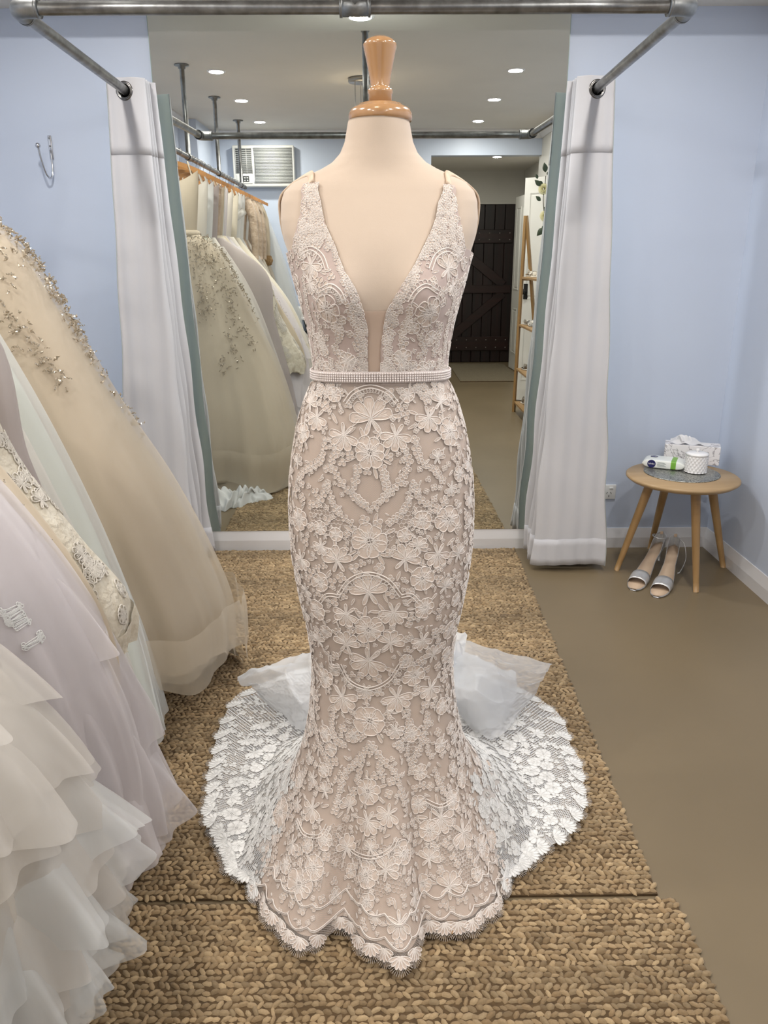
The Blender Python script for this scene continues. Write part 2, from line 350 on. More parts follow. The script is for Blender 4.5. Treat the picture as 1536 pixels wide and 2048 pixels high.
# ------------------------------------------------------------------ curtains
M_cur = mat('curtain_white', srgb(214, 213, 216), srgb(206, 206, 210), scale=3, rough=0.75, sheen=0.25, bump=0.02, bscale=300, transl=0.12)
M_curb = mat('curtain_mint', srgb(240, 248, 243), srgb(236, 245, 240), scale=3, rough=0.75, sheen=0.25, transl=0.12)
M_eye = mat('eyelet_metal', srgb(120, 118, 116), rough=0.25, metal=1.0)
def curtain(side):
    xp = PXL if side < 0 else PXR
    ztop, zbot, nf = 2.005, 0.028, 7
    ns, nz = 230, 84
    s = np.linspace(0, 1, ns)[:, None]; v = np.concatenate([np.linspace(0, 0.044, 22), np.linspace(0.044, 1, nz-21)[1:]])[None]          # v 0 top .. 1 bottom
    ph = s*nf*PI
    A = 0.070 + 0.082*v**1.1
    xoff = (-1 if side < 0 else 1)*(-0.012 + 0.0*v)
    cxs = xp + (0.004 + (-0.006)*v)*(1 if side < 0 else -1)
    wob = 0.006*np.sin(9*v*PI + 5*s) * v + 0.010*v*np.sin(ph*3.1 + 1.3)
    c = np.cos(ph); c = np.sign(c)*np.abs(c)**0.8
    X = cxs - (1 if side < 0 else -1)*A*c + wob
    X = X + (1 if side < 0 else -1)*0.018*np.clip(s*nf-(nf-1), 0, 1)**1.5
    y0 = -0.220 - 0.105*v; y1 = -0.115 + 0.02*v
    Y = y0 + (y1-y0)*(s**0.9) + (0.008 + 0.004*v)*np.sin(ph*2 + 0.6) + 0.003*np.sin(X*90 + 3*v)
    Z = np.broadcast_to(ztop + (zbot-ztop)*v, X.shape) + 0.006*np.sin(ph*1.3)*v
    Y = np.minimum(Y, -0.0195)
    which = 'wall hook' if side < 0 else 'side table'
    t = thing('curtain', (xp, -0.11, zbot), f'pale grey eyelet curtain with mint back, bunched at the mirror by the {which}', 'curtain')
    V = np.stack([X, Y, Z], -1)
    if side < 0: V = V[::-1]
    def sheet(name, j0, j1, off, parent, m):
        W = V[:, j0:j1].copy()
        T = np.gradient(W, axis=0); U = np.gradient(W, axis=1); Nn = np.cross(T, U); Nn /= np.linalg.norm(Nn, axis=2, keepdims=True)+1e-9
        if off: W = W + Nn*off
        Fg = grid_faces(W.shape[0], W.shape[1]); Wf = W.reshape(-1, 3); cq = Wf[Fg].mean(1)
        Fg = Fg[np.hypot(cq[:, 0]-xp, cq[:, 2]-pz(cq[:, 1])+0.002) > 0.0255]          # eyelet holes
        return obj(name, Wf, [Fg], m, parent)
    T = np.gradient(V, axis=0); U = np.gradient(V, axis=1); Nn = np.cross(T, U); i0 = int(0.5/nf*(ns-1)); i0 = ns-1-i0 if side < 0 else i0
    sg = 1.0 if Nn[i0, 40, 1] > 0 else -1.0                      # away from the camera on the first fold
    sheet('drape', 0, nz, 0, t, M_cur); sheet('mint_lining', 0, nz, sg*0.0024, t, M_curb)
    for nm, a, b in (('heading_band', 0, 28), ('hem_band', nz-5, nz)):
        o = sheet(nm, a, b, -sg*0.0012, t, M_cur); md = o.modifiers.new('t', 'SOLIDIFY'); md.thickness = 0.001; md.offset = 0
    for k in range(nf):
        ii = int((k+0.5)/nf*(ns-1)); ii = ns-1-ii if side < 0 else ii; c = V[ii, 9].copy(); e1 = V[ii+3, 9]-V[ii-3, 9]; e1[2] = 0; e1 /= np.linalg.norm(e1)
        c[0] = xp; c[1] = V[ii, 9, 1] + (xp-V[ii, 9, 0])*e1[1]/e1[0]; c[2] = pz(c[1])-0.002; nn = np.array([e1[1], -e1[0], 0]); nn *= -np.sign(nn[1]); a = np.arange(32)*2*PI/32; mb = MB()
        for R_, r_, o_ in ((0.0290, 0.0054, 0.0040), (0.0250, 0.0036, 0.0055)): mb.add(*tube(c + nn*o_ + R_*(np.cos(a)[:, None]*e1 + np.sin(a)[:, None]*np.array([0, 0, 1.0])), r_, 10, closed=True))
        mb.build('eyelet', M_eye, t)
curtain(-1); curtain(1)

# ------------------------------------------------------------------ wall hook
hx, hz = -1.395, 1.60
def at_wall(px, py, y=0.0):
    d = raydir(px, py); k = (y-CAM[1])/d[1]; return CAM + d*k
hp = at_wall(101, 290)
t = thing('wall_hook', (hp[0], 0, hp[2]-0.12), 'small chrome robe hook with ball tip screwed to the blue wall', 'hook')
h0 = np.array([hp[0], -0.003, hp[2]])
obj('back_plate', *box(h0+(-0.008, -0.0025, -0.055), h0+(0.008, 0.0025, 0.035), 0.002), M_chrome, t)
P3 = smoothpath([h0+(0, -0.004, -0.02), h0+(0, -0.006, -0.09), h0+(-0.004, -0.022, -0.128), h0+(-0.012, -0.05, -0.115), h0+(-0.018, -0.07, -0.06), h0+(-0.02, -0.078, -0.018)], 24)
obj('hook_arm', *tube(P3, 0.0042, 10), M_chrome, t)
obj('ball_tip', *lathe([(0.0001, -0.011), (0.007, -0.0085), (0.011, 0), (0.007, 0.0085), (0.0001, 0.011)], 16, h0+(-0.02, -0.079, -0.012)), M_chrome, t)
for dz in (0.025, -0.005): obj('screw', *lathe([(0, 0.0025), (0.003, 0.0045), (0.004, 0.0025)], 12, (h0[0], -0.003, h0[2]+dz), 'y'), M_fit, t)

# ------------------------------------------------------------------ power outlet
oc = at_wall(1217, 983)
t = thing('power_outlet', (oc[0], 0, oc[2]-0.036), 'small white wall power outlet with one switch beside the right curtain', 'power outlet')
M_plast = mat('white_plastic', srgb(226, 226, 224), rough=0.35)
obj('cover_plate', *box((oc[0]-0.033, -0.009, oc[2]-0.036), (oc[0]+0.033, 0, oc[2]+0.036), 0.003), M_plast, t)
obj('rocker_switch', *box((oc[0]-0.006+0.006, -0.0125, oc[2]+0.014), (oc[0]+0.018, -0.008, oc[2]+0.025), 0.002), M_plast, t)
for dx, dz, a in ((-0.009, -0.004, 0.5), (0.009, -0.004, -0.5), (0.0, -0.02, 0)):
    obj('pin_slot', *xf(box((-0.0012, -0.0098, -0.005), (0.0012, -0.0085, 0.005)), Matrix.Translation((oc[0]+dx, 0, oc[2]+dz)) @ Matrix.Rotation(a, 4, 'Y')), M_dark, t, False)

# ------------------------------------------------------------------ jute rugs
m, N, L, P = base_mat('jute_fibre'); P.inputs['Roughness'].default_value = 0.85; P.inputs['Sheen Weight'].default_value = 0.1
va = N.new('ShaderNodeVertexColor'); va.layer_name = 'tint'
nz_ = N.new('ShaderNodeTexNoise'); nz_.inputs['Scale'].default_value = 260; tc = N.new('ShaderNodeTexCoord'); L.new(tc.outputs['Object'], nz_.inputs['Vector'])
mx = N.new('ShaderNodeMix'); mx.data_type = 'RGBA'; mx.blend_type = 'MULTIPLY'; mx.inputs['Factor'].default_value = 0.5
L.new(va.outputs[0], mx.inputs['A']); L.new(nz_.outputs['Color'], mx.inputs['B']); 
mr = N.new('ShaderNodeMapRange'); mr.inputs[3].default_value = 0.45; mr.inputs[4].default_value = 1.25; L.new(nz_.outputs['Fac'], mr.inputs[0])
L.new(mr.outputs[0], mx.inputs['B']); L.new(mx.outputs['Result'], P.inputs['Base Color'])
M_jute = m
M_jback = mat('jute_backing', srgb(92, 72, 46), srgb(70, 54, 34), scale=60, rough=0.95)
def rug(y0, y1, xl0, xr0, xl1, xr1, label, seed):
    """y0 front edge (towards the camera), y1 rear edge; x edges at rear (0) and front (1)"""
    r = np.random.default_rng(seed)
    t = thing('jute_rug', ((xl0+xr0)/2, (y0+y1)/2, 0), label, 'rug', 'jute rugs')
    V = np.array([[xl1, y0, 0.0], [xr1, y0, 0.0], [xr0, y1, 0.0], [xl0, y1, 0.0]]); top = V + (0, 0, 0.006)
    obj('backing', np.vstack([V, top]), [np.array([[3, 2, 1, 0], [4, 5, 6, 7], [0, 1, 5, 4], [1, 2, 6, 5], [2, 3, 7, 6], [3, 0, 4, 7]])], M_jback, t, False)
    rows = int((y1-y0)/0.0138); ang = np.arange(6)*PI/3
    dome = np.concatenate([np.stack([np.cos(ang), np.sin(ang), 0*ang], -1), np.stack([0.66*np.cos(ang), 0.66*np.sin(ang), 0*ang+0.8], -1), [[0, 0, 1.0]]])
    f4 = np.array([[k, (k+1) % 6, 6+(k+1) % 6, 6+k] for k in range(6)]); f3 = np.array([[6+k, 6+(k+1) % 6, 12] for k in range(6)])
    C = []; S = []; A = []; T = []
    for i in range(rows):
        y = y0 + (i+0.5)*(y1-y0)/rows; f = (y1-y)/(y1-y0); a = xl0+(xl1-xl0)*f; b = xr0+(xr1-xr0)*f
        n = int((b-a)/0.0150); x = a + (np.arange(n)+0.5+r.uniform(-.15, .15, n))*(b-a)/n + (0.5 if i % 2 else 0)*0.009
        yy = y + r.normal(0, 0.0012, n) + 0.0025*np.sin(x*3.1+i*0.4)
        C.append(np.stack([x, yy, np.full(n, 0.0045)], -1))
        S.append(np.stack([r.uniform(0.0095, 0.0150, n), r.uniform(0.0048, 0.0075, n), r.uniform(0.0035, 0.0085, n)], -1))
        A.append((0.5 if i % 2 else -0.5) + r.normal(0, 0.35, n))
        rowt = 1 + 0.10*math.sin(i*0.23+seed) + r.normal(0, 0.05)
        base = np.array(srgb(174, 151, 116)[:3]); alt = np.array(srgb(130, 107, 76)[:3]); q = r.beta(1.6, 1.6, n)[:, None]
        T.append((base*q + alt*(1-q))*rowt*r.uniform(0.78, 1.22, n)[:, None])
    C = np.concatenate(C); S = np.concatenate(S); A = np.concatenate(A); T = np.concatenate(T)
    D = dome[None]*S[:, None]; ca, sa = np.cos(A)[:, None], np.sin(A)[:, None]
    W = np.stack([D[..., 0]*ca - D[..., 1]*sa, D[..., 0]*sa + D[..., 1]*ca, D[..., 2]], -1) + C[:, None]
    k = np.arange(len(C))[:, None, None]*13
    col = np.concatenate([np.repeat(T, 13, 0), np.ones((len(T)*13, 1))], 1)
    tag(obj('weave', W.reshape(-1, 3), [(f4[None]+k).reshape(-1, 4), (f3[None]+k).reshape(-1, 3)], M_jute, t, True, col=col), kind='stuff')
rug(-2.166, -0.03, -0.795, 0.655, -0.83, 0.612, 'long woven jute rug running from the mirror to under the lace gown', 1)
rug(-3.30, -2.180, -0.83, 0.645, -0.83, 0.625, 'second woven jute rug butted against the long one in front of the gown', 2)
# ------------------------------------------------------------------ dress form
FX, FY = 0.005, -2.017; FD = FY - CAM[1]
_tab = [(242, 704, 826), (262, 700, 829), (285, 696, 833), (308, 687, 843), (326, 672, 860), (340, 648, 884), (352, 617, 908), (366, 588, 932), (384, 569, 948),
        (405, 563, 954), (440, 563, 955), (470, 567, 950), (500, 575, 940), (530, 583, 929), (560, 590, 921), (600, 603, 911), (650, 619, 900), (700, 628, 892), (752, 633, 886),
        (800, 611, 905), (850, 597, 920), (900, 588, 928), (950, 581, 933), (1000, 579, 935), (1050, 580, 934), (1100, 584, 930),
        (1150, 591, 922), (1200, 600, 910), (1250, 612, 898), (1300, 619, 889)]
_z, _a, _c = [], [], []
for py, l, r in _tab:
    th = PITCH + math.atan((py-1024)/FPX); dz = -FD*math.tan(th); dep = FD*math.cos(PITCH) - dz*math.sin(PITCH)
    _z.append(CAM[2]+dz); _a.append((r-l)/2/FPX*dep); _c.append(((r+l)/2-757)/FPX*dep)
_z = np.array(_z[::-1]); _a = np.array(_a[::-1]); _c = np.array(_c[::-1])
ZK = _z[0]
def half_w(z): return np.interp(z, _z, _a)
_dz = np.array([0.50, 0.70, 0.87, 1.00, 1.134, 1.22, 1.29, 1.36, 1.42, 1.46, 1.49, 1.52, 1.60])
_df = np.array([0.112, 0.128, 0.122, 0.112, 0.098, 0.112, 0.126, 0.116, 0.092, 0.074, 0.062, 0.057, 0.055])
_db = np.array([0.125, 0.135, 0.140, 0.115, 0.082, 0.085, 0.090, 0.095, 0.095, 0.088, 0.072, 0.058, 0.055])
def body(th, z, off=0.0):
    """th = 0 faces the camera, +th to image right"""
    th, z = np.broadcast_arrays(np.asarray(th, float), np.asarray(z, float))
    a = half_w(z) + off; s, c = np.sin(th), np.cos(th)
    nexp = np.interp(z, [0.55, 1.2, 1.40, 1.47, 1.50, 1.6], [2.1, 2.15, 2.6, 2.5, 2.2, 2.0])
    b = np.where(c > 0, sinterp(z, _dz, _df), sinterp(z, _dz, _db)) + off
    x = a*np.sign(s)*np.abs(s)**(2/nexp); y = -b*np.sign(c)*np.abs(c)**(2/nexp)
    bump = 0.026*(np.exp(-((x-0.076)/0.045)**2) + np.exp(-((x+0.076)/0.045)**2))*np.exp(-((z-1.285)/0.055)**2)
    y = y - np.where(c > 0, bump*np.clip(c*2, 0, 1), 0)
    return np.stack([FX + x, FY + y, z], -1)
M_form = mat('form_cream_cloth', srgb(208, 191, 174), srgb(204, 187, 170), scale=4, rough=0.85, sheen=0.2, bump=0.03, bscale=500)
M_oak = wood('form_wood_varnished', srgb(188, 148, 106), srgb(164, 122, 80), rough=0.22, coat=0.8)
form = thing('dress_form', (FX, FY, 0), 'cream cloth covered dress form with varnished wooden neck block on a tripod', 'mannequin')
nt = 96; th = np.arange(nt)*2*PI/nt
zs = np.concatenate([np.linspace(0.80, 1.38, 50), np.linspace(1.385, _z[-1], 60)])
V = body(th[None], zs[:, None])
V = np.concatenate([V.reshape(-1, 3), [[FX, FY, zs[-1]], [FX, FY, zs[0]]]])
F = [grid_faces(len(zs), nt, False, True)]
n0 = (len(zs)-1)*nt
F.append(np.array([[n0+k, n0+(k+1) % nt, len(V)-2] for k in range(nt)] + [[(k+1) % nt, k, len(V)-1] for k in range(nt)]))
torso = obj('torso', V, F, M_form, form)
NX, NZ = FX+0.003, _z[-1]
obj('neck_block', *lathe([(0.0, NZ-0.001), (0.0545, NZ-0.001), (0.056, NZ+0.003), (0.056, NZ+0.010), (0.052, NZ+0.018), (0.044, NZ+0.022), (0.040, NZ+0.0235), (0.038, NZ+0.026), (0, NZ+0.026)], 40, (NX, FY, 0)), M_oak, form)
z0 = NZ+0.025
obj('finial', *lathe([(0, z0), (0.0205, z0), (0.0205, z0+0.0161), (0.022, z0+0.0182), (0.022, z0+0.0234), (0.018, z0+0.0256), (0.0165, z0+0.0292), (0.019, z0+0.0453), (0.0235, z0+0.0672),
     (0.0285, z0+0.0891), (0.0290, z0+0.0927), (0.0268, z0+0.0956), (0.0255, z0+0.0975), (0.0225, z0+0.1000), (0.012, z0+0.1044), (0.0, z0+0.1055)], 36, (NX, FY, 0)), M_oak, form)
obj('pole', *tube([(FX, FY, 0.20), (FX, FY, 0.84)], 0.016, 16), mat('form_pole_steel', srgb(120, 120, 122), rough=0.3, metal=1), form)
M_legw = wood('form_leg_wood', srgb(176, 138, 92), srgb(150, 112, 68), rough=0.4, coat=0.2)
for a in (math.radians(29), math.radians(-62), math.radians(150), math.radians(-150)):
    d = np.array([math.sin(a), -math.cos(a), 0])
    P3 = smoothpath([np.array([FX, FY, 0.24])+d*0.015, np.array([FX, FY, 0.215])+d*0.10, np.array([FX, FY, 0.10])+d*0.21, np.array([FX, FY, 0.02])+d*0.295], 14)
    T, Nn, B = frames(P3, False); side = np.cross(d, [0, 0, 1.0])
    up = np.cross(side, T); V = np.stack([P3 + side*sx*0.012 + up*sz*0.017 for sx, sz in ((-1, -1), (1, -1), (1, 1), (-1, 1))], 1)
    V = V.reshape(-1, 3); V[:, 2] = np.maximum(V[:, 2], 0.0175)
    obj('leg', V, [grid_faces(14, 4, False, True), np.array([[3, 2, 1, 0], [52, 53, 54, 55]])], M_legw, form, False)

# ------------------------------------------------------------------ the lace gown
M_lining = mat('gown_blush_lining', srgb(206, 186, 170), srgb(201, 181, 166), scale=3, rough=0.55, sheen=0.2, bump=0.02, bscale=40)
M_lace = mat('gown_lace_cord', srgb(240, 232, 226), srgb(232, 223, 216), scale=60, rough=0.8, sheen=0.2)
M_petal = mat('gown_lace_petal', srgb(218, 202, 190), srgb(208, 191, 178), scale=120, rough=0.8, sheen=0.2, bump=0.1, bscale=400)
M_lacew = mat('train_lace_white', srgb(232, 231, 229), srgb(224, 223, 221), scale=60, rough=0.8, sheen=0.2)
M_net = net_mat('gown_net', srgb(226, 214, 205), 330.0, 0.10, 0.55, 0.30)
M_netw = net_mat('train_net', srgb(240, 240, 240), 190.0, 0.16, 0.80, 0.26)
M_bod = mat('bodice_sheer', srgb(196, 178, 170), srgb(190, 172, 165), scale=4, rough=0.7, sheen=0.2, bump=0.05, bscale=600)
M_tulle = mat('tulle_white', srgb(232, 233, 235), srgb(222, 224, 228), scale=7, rough=0.75, alpha=0.5, transl=0.25)
M_tulle2 = mat('tulle_white_dense', srgb(232, 233, 235), srgb(220, 223, 227), scale=7, rough=0.75, alpha=0.72, transl=0.2)
def gp(px, py, z):
    d = raydir(px, py); k = (z-CAM[2])/d[2]; return CAM + d*k
_hpx = [(470,1395),(438,1482),(422,1560),(414,1600),(412,1640),(440,1680),(462,1740),(500,1762),(526,1812),(548,1850),(580,1878),(610,1908),(640,1890),(662,1856),(690,1846),(706,1872),(722,1898),(750,1906),(772,1926),(808,1934),(836,1908),(845,1850),(872,1862),(912,1866),(950,1852),(985,1825),(1004,1788),(1012,1756),(1045,1730),(1095,1690),(1142,1660),(1165,1610),(1166,1565),(1140,1492),(1105,1415)]
_hem = []
for _x, _y in _hpx:
    _p = gp(_x, _y, 0.03); _hem.append((math.degrees(math.atan2(_p[0]-FX, -(_p[1]-FY))), math.hypot(_p[0]-FX, _p[1]-FY)))
_hem.sort(); _hem = [(-180, .88), (-165, .86)] + _hem + [(165, .86), (180, .88)]; _hem = np.array(_hem, float)
_hd = np.linspace(-180, 180, 721); _hr = np.interp(_hd, _hem[:, 0], _hem[:, 1]); _hr = np.convolve(np.pad(_hr, 8, 'edge'), np.hanning(17)/np.hanning(17).sum(), 'valid')
def Rhem(th):
    d = np.degrees((th+PI) % (2*PI) - PI); return np.interp(d, _hd, _hr)
def skirt(th, u, off=0.0):
    """u in [0,1]: waist to knee; [1,2]: knee to hem"""
    th, u = np.broadcast_arrays(np.asarray(th, float), np.asarray(u, float))
    z = 1.134 + (ZK-1.134)*np.clip(u, 0, 1)
    B = body(th, z, 0.006+off)
    t = np.clip(u-1, 0, 1); d = np.abs(np.degrees((th+PI) % (2*PI) - PI))
    rk = np.hypot(B[..., 0]-FX, B[..., 1]-FY); ang = np.arctan2(B[..., 0]-FX, -(B[..., 1]-FY))
    R = Rhem(th) + 0.010*np.abs(np.sin(th*13))*t
    bodyR = 0.21 + 0.05*np.clip((d-60)/60, 0, 1)                       # where the cloth would fall without the folds
    p = np.interp(d, [0, 60, 100, 180], [1.75, 1.9, 2.25, 2.3])
    r = rk + (R-rk)*t**p + off*0
    tf = np.interp(d, [0, 45, 70, 100, 180], [1.0, 1.0, 0.97, 0.80, 0.72])
    q = np.clip(t/tf, 0, 1.0)
    zf = ZK*(1-q**1.02) + 0.030*np.clip((q-0.5)/0.5, 0, 1)
    k = np.interp(d, [0, 70, 100, 180], [0.0, 0.0, 1.0, 1.0])
    zf = zf + k*0.010*np.sin(th*9+2)*np.sin(t*PI)**2*(t > .6)
    # ease the join at the knee
    a2 = ang*(1-t) + th*t
    out = np.stack([FX + r*np.sin(a2), FY - r*np.cos(a2), np.maximum(zf, 0.022+off)], -1)
    return np.where((u <= 1)[..., None], B, out)
gown = thing('wedding_gown', (FX, FY, 0.02), 'ivory lace mermaid wedding gown with deep V neck and train on the dress form', 'wedding gown')
nt = 240; th = -PI + np.arange(nt)*2*PI/nt
us = np.concatenate([np.linspace(0, 1, 60), np.linspace(1, 2, 80)[1:]])
SK = skirt(th[None], us[:, None])
# lining: opaque, ends before the hem
tl = np.interp(np.abs(np.degrees(th)), [0, 55, 75, 100, 180], [1.955, 1.955, 1.84, 1.66, 1.60])
nl = 110; ul = np.linspace(0, 1, nl)[:, None]*tl[None]
LN = skirt(th[None]+0*ul, ul, -0.0035)
obj('skirt_lining', LN.reshape(-1, 3), [grid_faces(nl, nt, False, True)], M_lining, gown)
arc = np.concatenate([[0], np.cumsum(np.linalg.norm(np.diff(SK[:, nt//2], axis=0), axis=1))])
uv = np.stack([np.broadcast_to(th[None]*0.20, SK.shape[:2]), np.broadcast_to(arc[:, None], SK.shape[:2])], -1).reshape(-1, 2)
uv[:, 0] *= np.repeat(np.interp(us, [0, 1, 2], [1, 1, 2.0]), nt)
GF = grid_faces(len(us), nt, False, True)
dd = np.abs(np.degrees(th)); us_f = np.repeat(us[:-1], nt); d_f = np.tile(dd, len(us)-1)
white = (us_f > np.interp(d_f, [0, 58, 72, 100, 180], [2.1, 2.1, 1.62, 1.52, 1.5]))
obj('lace_net', SK.reshape(-1, 3), [GF[~white]], M_net, gown, uv=uv)
obj('train_net', SK.reshape(-1, 3), [GF[white]], M_netw, gown, uv=uv)
# bodice: follows the form; edges measured on the photograph, kept as angle at each height
FBV = BVHTree.FromPolygons([tuple(v) for v in body(th[None], zs[:, None]).reshape(-1, 3)], [tuple(f) for f in grid_faces(len(zs), nt, False, True)])
def hit(bvh, px, py):
    d = raydir(px, py); r = bvh.ray_cast(Vector(CAM), Vector(d))
    return (np.array(r[0]), np.array(r[1])) if r[0] is not None else (None, None)
def th_of(p): return math.atan2(p[0]-FX, -(p[1]-FY))
def edge_tab(pts):
    T = []
    for px, py in pts:
        p, n = hit(FBV, px, py)
        if p is not None:
            # invert body() angle numerically
            q = body(th, np.full(nt, p[2])); i = np.argmin(np.hypot(q[:, 0]-p[0], q[:, 1]-p[1])); T.append((p[2], th[i]))
    T.sort(); return np.array(T)
inL = edge_tab([(641, 366), (646, 400), (652, 440), (668, 485), (690, 535), (712, 580), (730, 622), (735, 660), (737, 700), (738, 748)])
inR = edge_tab([(881, 370), (874, 405), (867, 440), (850, 485), (826, 530), (797, 580), (771, 622), (766, 660), (763, 700), (761, 748)])
ouL = edge_tab([(612, 366), (609, 395), (604, 430), (596, 465), (590, 490)])
ouR = edge_tab([(903, 370), (905, 395), (912, 430), (920, 465), (924, 490)])
ZA = 1.345                                            # underarm height
def panel(inn, out, sgn):
    zr = np.concatenate([np.linspace(1.128, ZA, 40), np.linspace(ZA, inn[-1, 0], 30)[1:]]); rows = []
    for z in zr:
        a = np.interp(z, inn[:, 0], inn[:, 1])
        if z <= ZA: b = sgn*PI
        else: b = np.interp(z, out[:, 0], out[:, 1])
        if z > ZA-0.03 and z <= ZA: b = sgn*(PI - (PI-2.0)*((z-ZA+0.03)/0.03))
        if z > ZA: 
            b0 = sgn*2.0; k = min(1, (z-ZA)/0.02); b = b0*(1-k)+b*k
        rows.append(body(np.linspace(a, b, 90), np.full(90, z), 0.0042))
    return np.array(rows)
PL = panel(inL, ouL, -1); PR_ = panel(inR, ouR, 1)
for nm, G in (('bodice_panel', PL), ('bodice_panel', PR_)):
    o = obj(nm, G.reshape(-1, 3), [grid_faces(*G.shape[:2])], M_bod, gown)
    md = o.modifiers.new('cloth', 'SOLIDIFY'); md.thickness = 0.0015; md.offset = 0
# sheer nude insert in the plunge
zr = np.linspace(1.128, 1.262, 20); G = np.array([body(np.linspace(np.interp(z, inL[:, 0], inL[:, 1]), np.interp(z, inR[:, 0], inR[:, 1]), 14), np.full(14, z), 0.003) for z in zr])
obj('sheer_insert', G.reshape(-1, 3), [grid_faces(20, 14)], mat('nude_mesh', srgb(214, 190, 172), rough=0.7, alpha=0.7), gown)
# shoulder straps running over the shoulder and round the arm plates to the back
M_strap = mat('strap_edge', srgb(222, 204, 184), srgb(212, 190, 168), scale=80, rough=0.8)
for inn, out, s in ((inL, ouL, -1), (inR, ouR, 1)):
    top = body((inn[-1, 1]+out[-1, 1])/2, inn[-1, 0], 0.005)
    pts = [top, body(s*1.25, 1.490, 0.0035), body(s*1.60, 1.462, 0.0035), body(s*1.68, 1.42, 0.0035), body(s*1.78, 1.37, 0.0035), body(s*2.0, 1.33, 0.004)]
    C = smoothpath(np.array(pts), 40); T = np.gradient(C, axis=0); T /= np.linalg.norm(T, axis=1, keepdims=True)
    rad = C - np.array([FX, FY, 1.36]); W = np.cross(T, rad); W /= np.linalg.norm(W, axis=1, keepdims=True)
    G = np.stack([C + W*k*0.007 for k in (-1, -0.3, 0.3, 1)], 1)
    o = obj('back_strap', G.reshape(-1, 3), [grid_faces(40, 4)], M_strap, gown); md = o.modifiers.new('cloth', 'SOLIDIFY'); md.thickness = 0.003; md.offset = 0
# pearl belt
sat = MB(); pearl = MB()
u_, v_ = np.meshgrid(np.arange(6)*PI/3, [0.6, -0.6], indexing='xy')
ico = np.concatenate([[[0, 0, 1]], np.stack([np.cos(u_)*0.8, np.sin(u_)*0.8, v_], -1).reshape(-1, 3), [[0, 0, -1]]])
icoF3 = np.array([[0, 1+k, 1+(k+1) % 6] for k in range(6)] + [[13, 7+(k+1) % 6, 7+k] for k in range(6)]); icoF4 = np.array([[1+k, 7+k, 7+(k+1) % 6, 1+(k+1) % 6] for k in range(6)])
def belt_z(t): return 1.139 + 0.006*np.cos(t)**2*(np.cos(t) > 0)
tt = -PI + np.arange(520)*2*PI/520
for row in range(4):
    q = body(tt, np.full(520, 1.137), 0.0115); q[:, 2] = belt_z(tt) + (row-1.5)*0.0042
    L_ = np.concatenate([[0], np.cumsum(np.linalg.norm(np.diff(q, axis=0), axis=1))]); n = int(L_[-1]/0.0046)
    s = np.linspace(0, L_[-1], n); Q = np.stack([np.interp(s, L_, q[:, k]) for k in range(3)], -1)
    for p in Q: pearl.add(ico*0.00235+p, [icoF3, icoF4])
G = np.stack([body(tt, np.full(520, 1.137), 0.0085) + np.array([0, 0, 1])*((belt_z(tt)-1.137)[:, None] + k) for k in (-0.010, 0.010)], 0)
belt = obj('belt', G.reshape(-1, 3), [grid_faces(2, 520, False, True)], mat('belt_satin', srgb(228, 218, 214), rough=0.45), gown)
tag(pearl.build('pearl_rows', mat('pearl', srgb(238, 228, 224), rough=0.2, coat=0.6), belt), kind='stuff')
belt['label'] = 'narrow belt of four pearl rows'

# ------------------------------------------------------------------ lace motifs: corded flowers, leaves, florets, bands
def bez_petal(r, w, k=14, notch=0.0, rs=None):
    a = np.linspace(0, 2*PI, k, endpoint=False)
    y = 0.5*r*(1-np.cos(a)); x = w*np.sin(a)*(0.30+0.70*(y/r)**0.8)
    y = y - notch*r*np.exp(-((a-PI)/0.45)**2)
    return np.stack([x, y], -1)
def flower(r, n=None, rs=None):
    n = n or int(rs.integers(6, 9)); S = []; Fi = []; a0 = rs.uniform(0, PI)
    for k in range(n):
        a = a0 + 2*PI*k/n + rs.normal(0, 0.08); rr = r*rs.uniform(0.85, 1.08)
        P = bez_petal(rr*0.82, rr*PI/n*1.08, 14, rs.uniform(0, 0.12)) + (0, rr*0.16)
        c, s = math.cos(a), math.sin(a); P = P @ np.array([[c, s], [-s, c]])
        S.append((P, True, 1.0)); Fi.append(P)
        for vx in ((-0.10, 0.05, 0.10) if r > 0.014 else (0.0,)):
            v = np.array([[vx*0.3*rr, 0.22*rr], [vx*rr, rs.uniform(0.5, 0.72)*rr]]) @ np.array([[c, s], [-s, c]])
            S.append((v, False, 0.6))
        if r > 0.018:
            P2 = (bez_petal(rr*0.42, rr*PI/n*0.55, 8) + (0, rr*0.12)) @ np.array([[math.cos(a+PI/n), math.sin(a+PI/n)], [-math.sin(a+PI/n), math.cos(a+PI/n)]]); S.append((P2, True, 0.75))
    for k in range(4):
        a = a0 + k*PI/2; b = np.linspace(0, 2*PI, 7, endpoint=False)
        S.append((np.stack([0.12*r*math.cos(a)+0.10*r*np.cos(b), 0.12*r*math.sin(a)+0.10*r*np.sin(b)], -1), True, 0.8))
    return S, Fi
def lily(r, rs):
    """a bloom seen from the side: five fanned petals, plus leaves"""
    S = []; Fi = []; a0 = rs.uniform(-0.4, 0.4) + rs.integers(0, 2)*PI
    for k, da in enumerate((-1.5, -0.8, -0.1, 0.6, 1.3, 2.6, 3.5)):
        a = a0+da; rr = r*(1.05 if k < 5 else 0.8); P = bez_petal(rr, rr*(0.30 if k < 5 else 0.17), 14, 0.06 if k < 5 else 0)
        c, s = math.cos(a), math.sin(a); P = P @ np.array([[c, s], [-s, c]]); S.append((P, True, 1.0)); Fi.append(P)
        S += [(np.array([[0, 0.1*rr], [q_*rr, 0.72*rr]]) @ np.array([[c, s], [-s, c]]), False, 0.6) for q_ in ((-0.08, 0.03, 0.10) if r > 0.014 else (0.03,))]
    return S, Fi
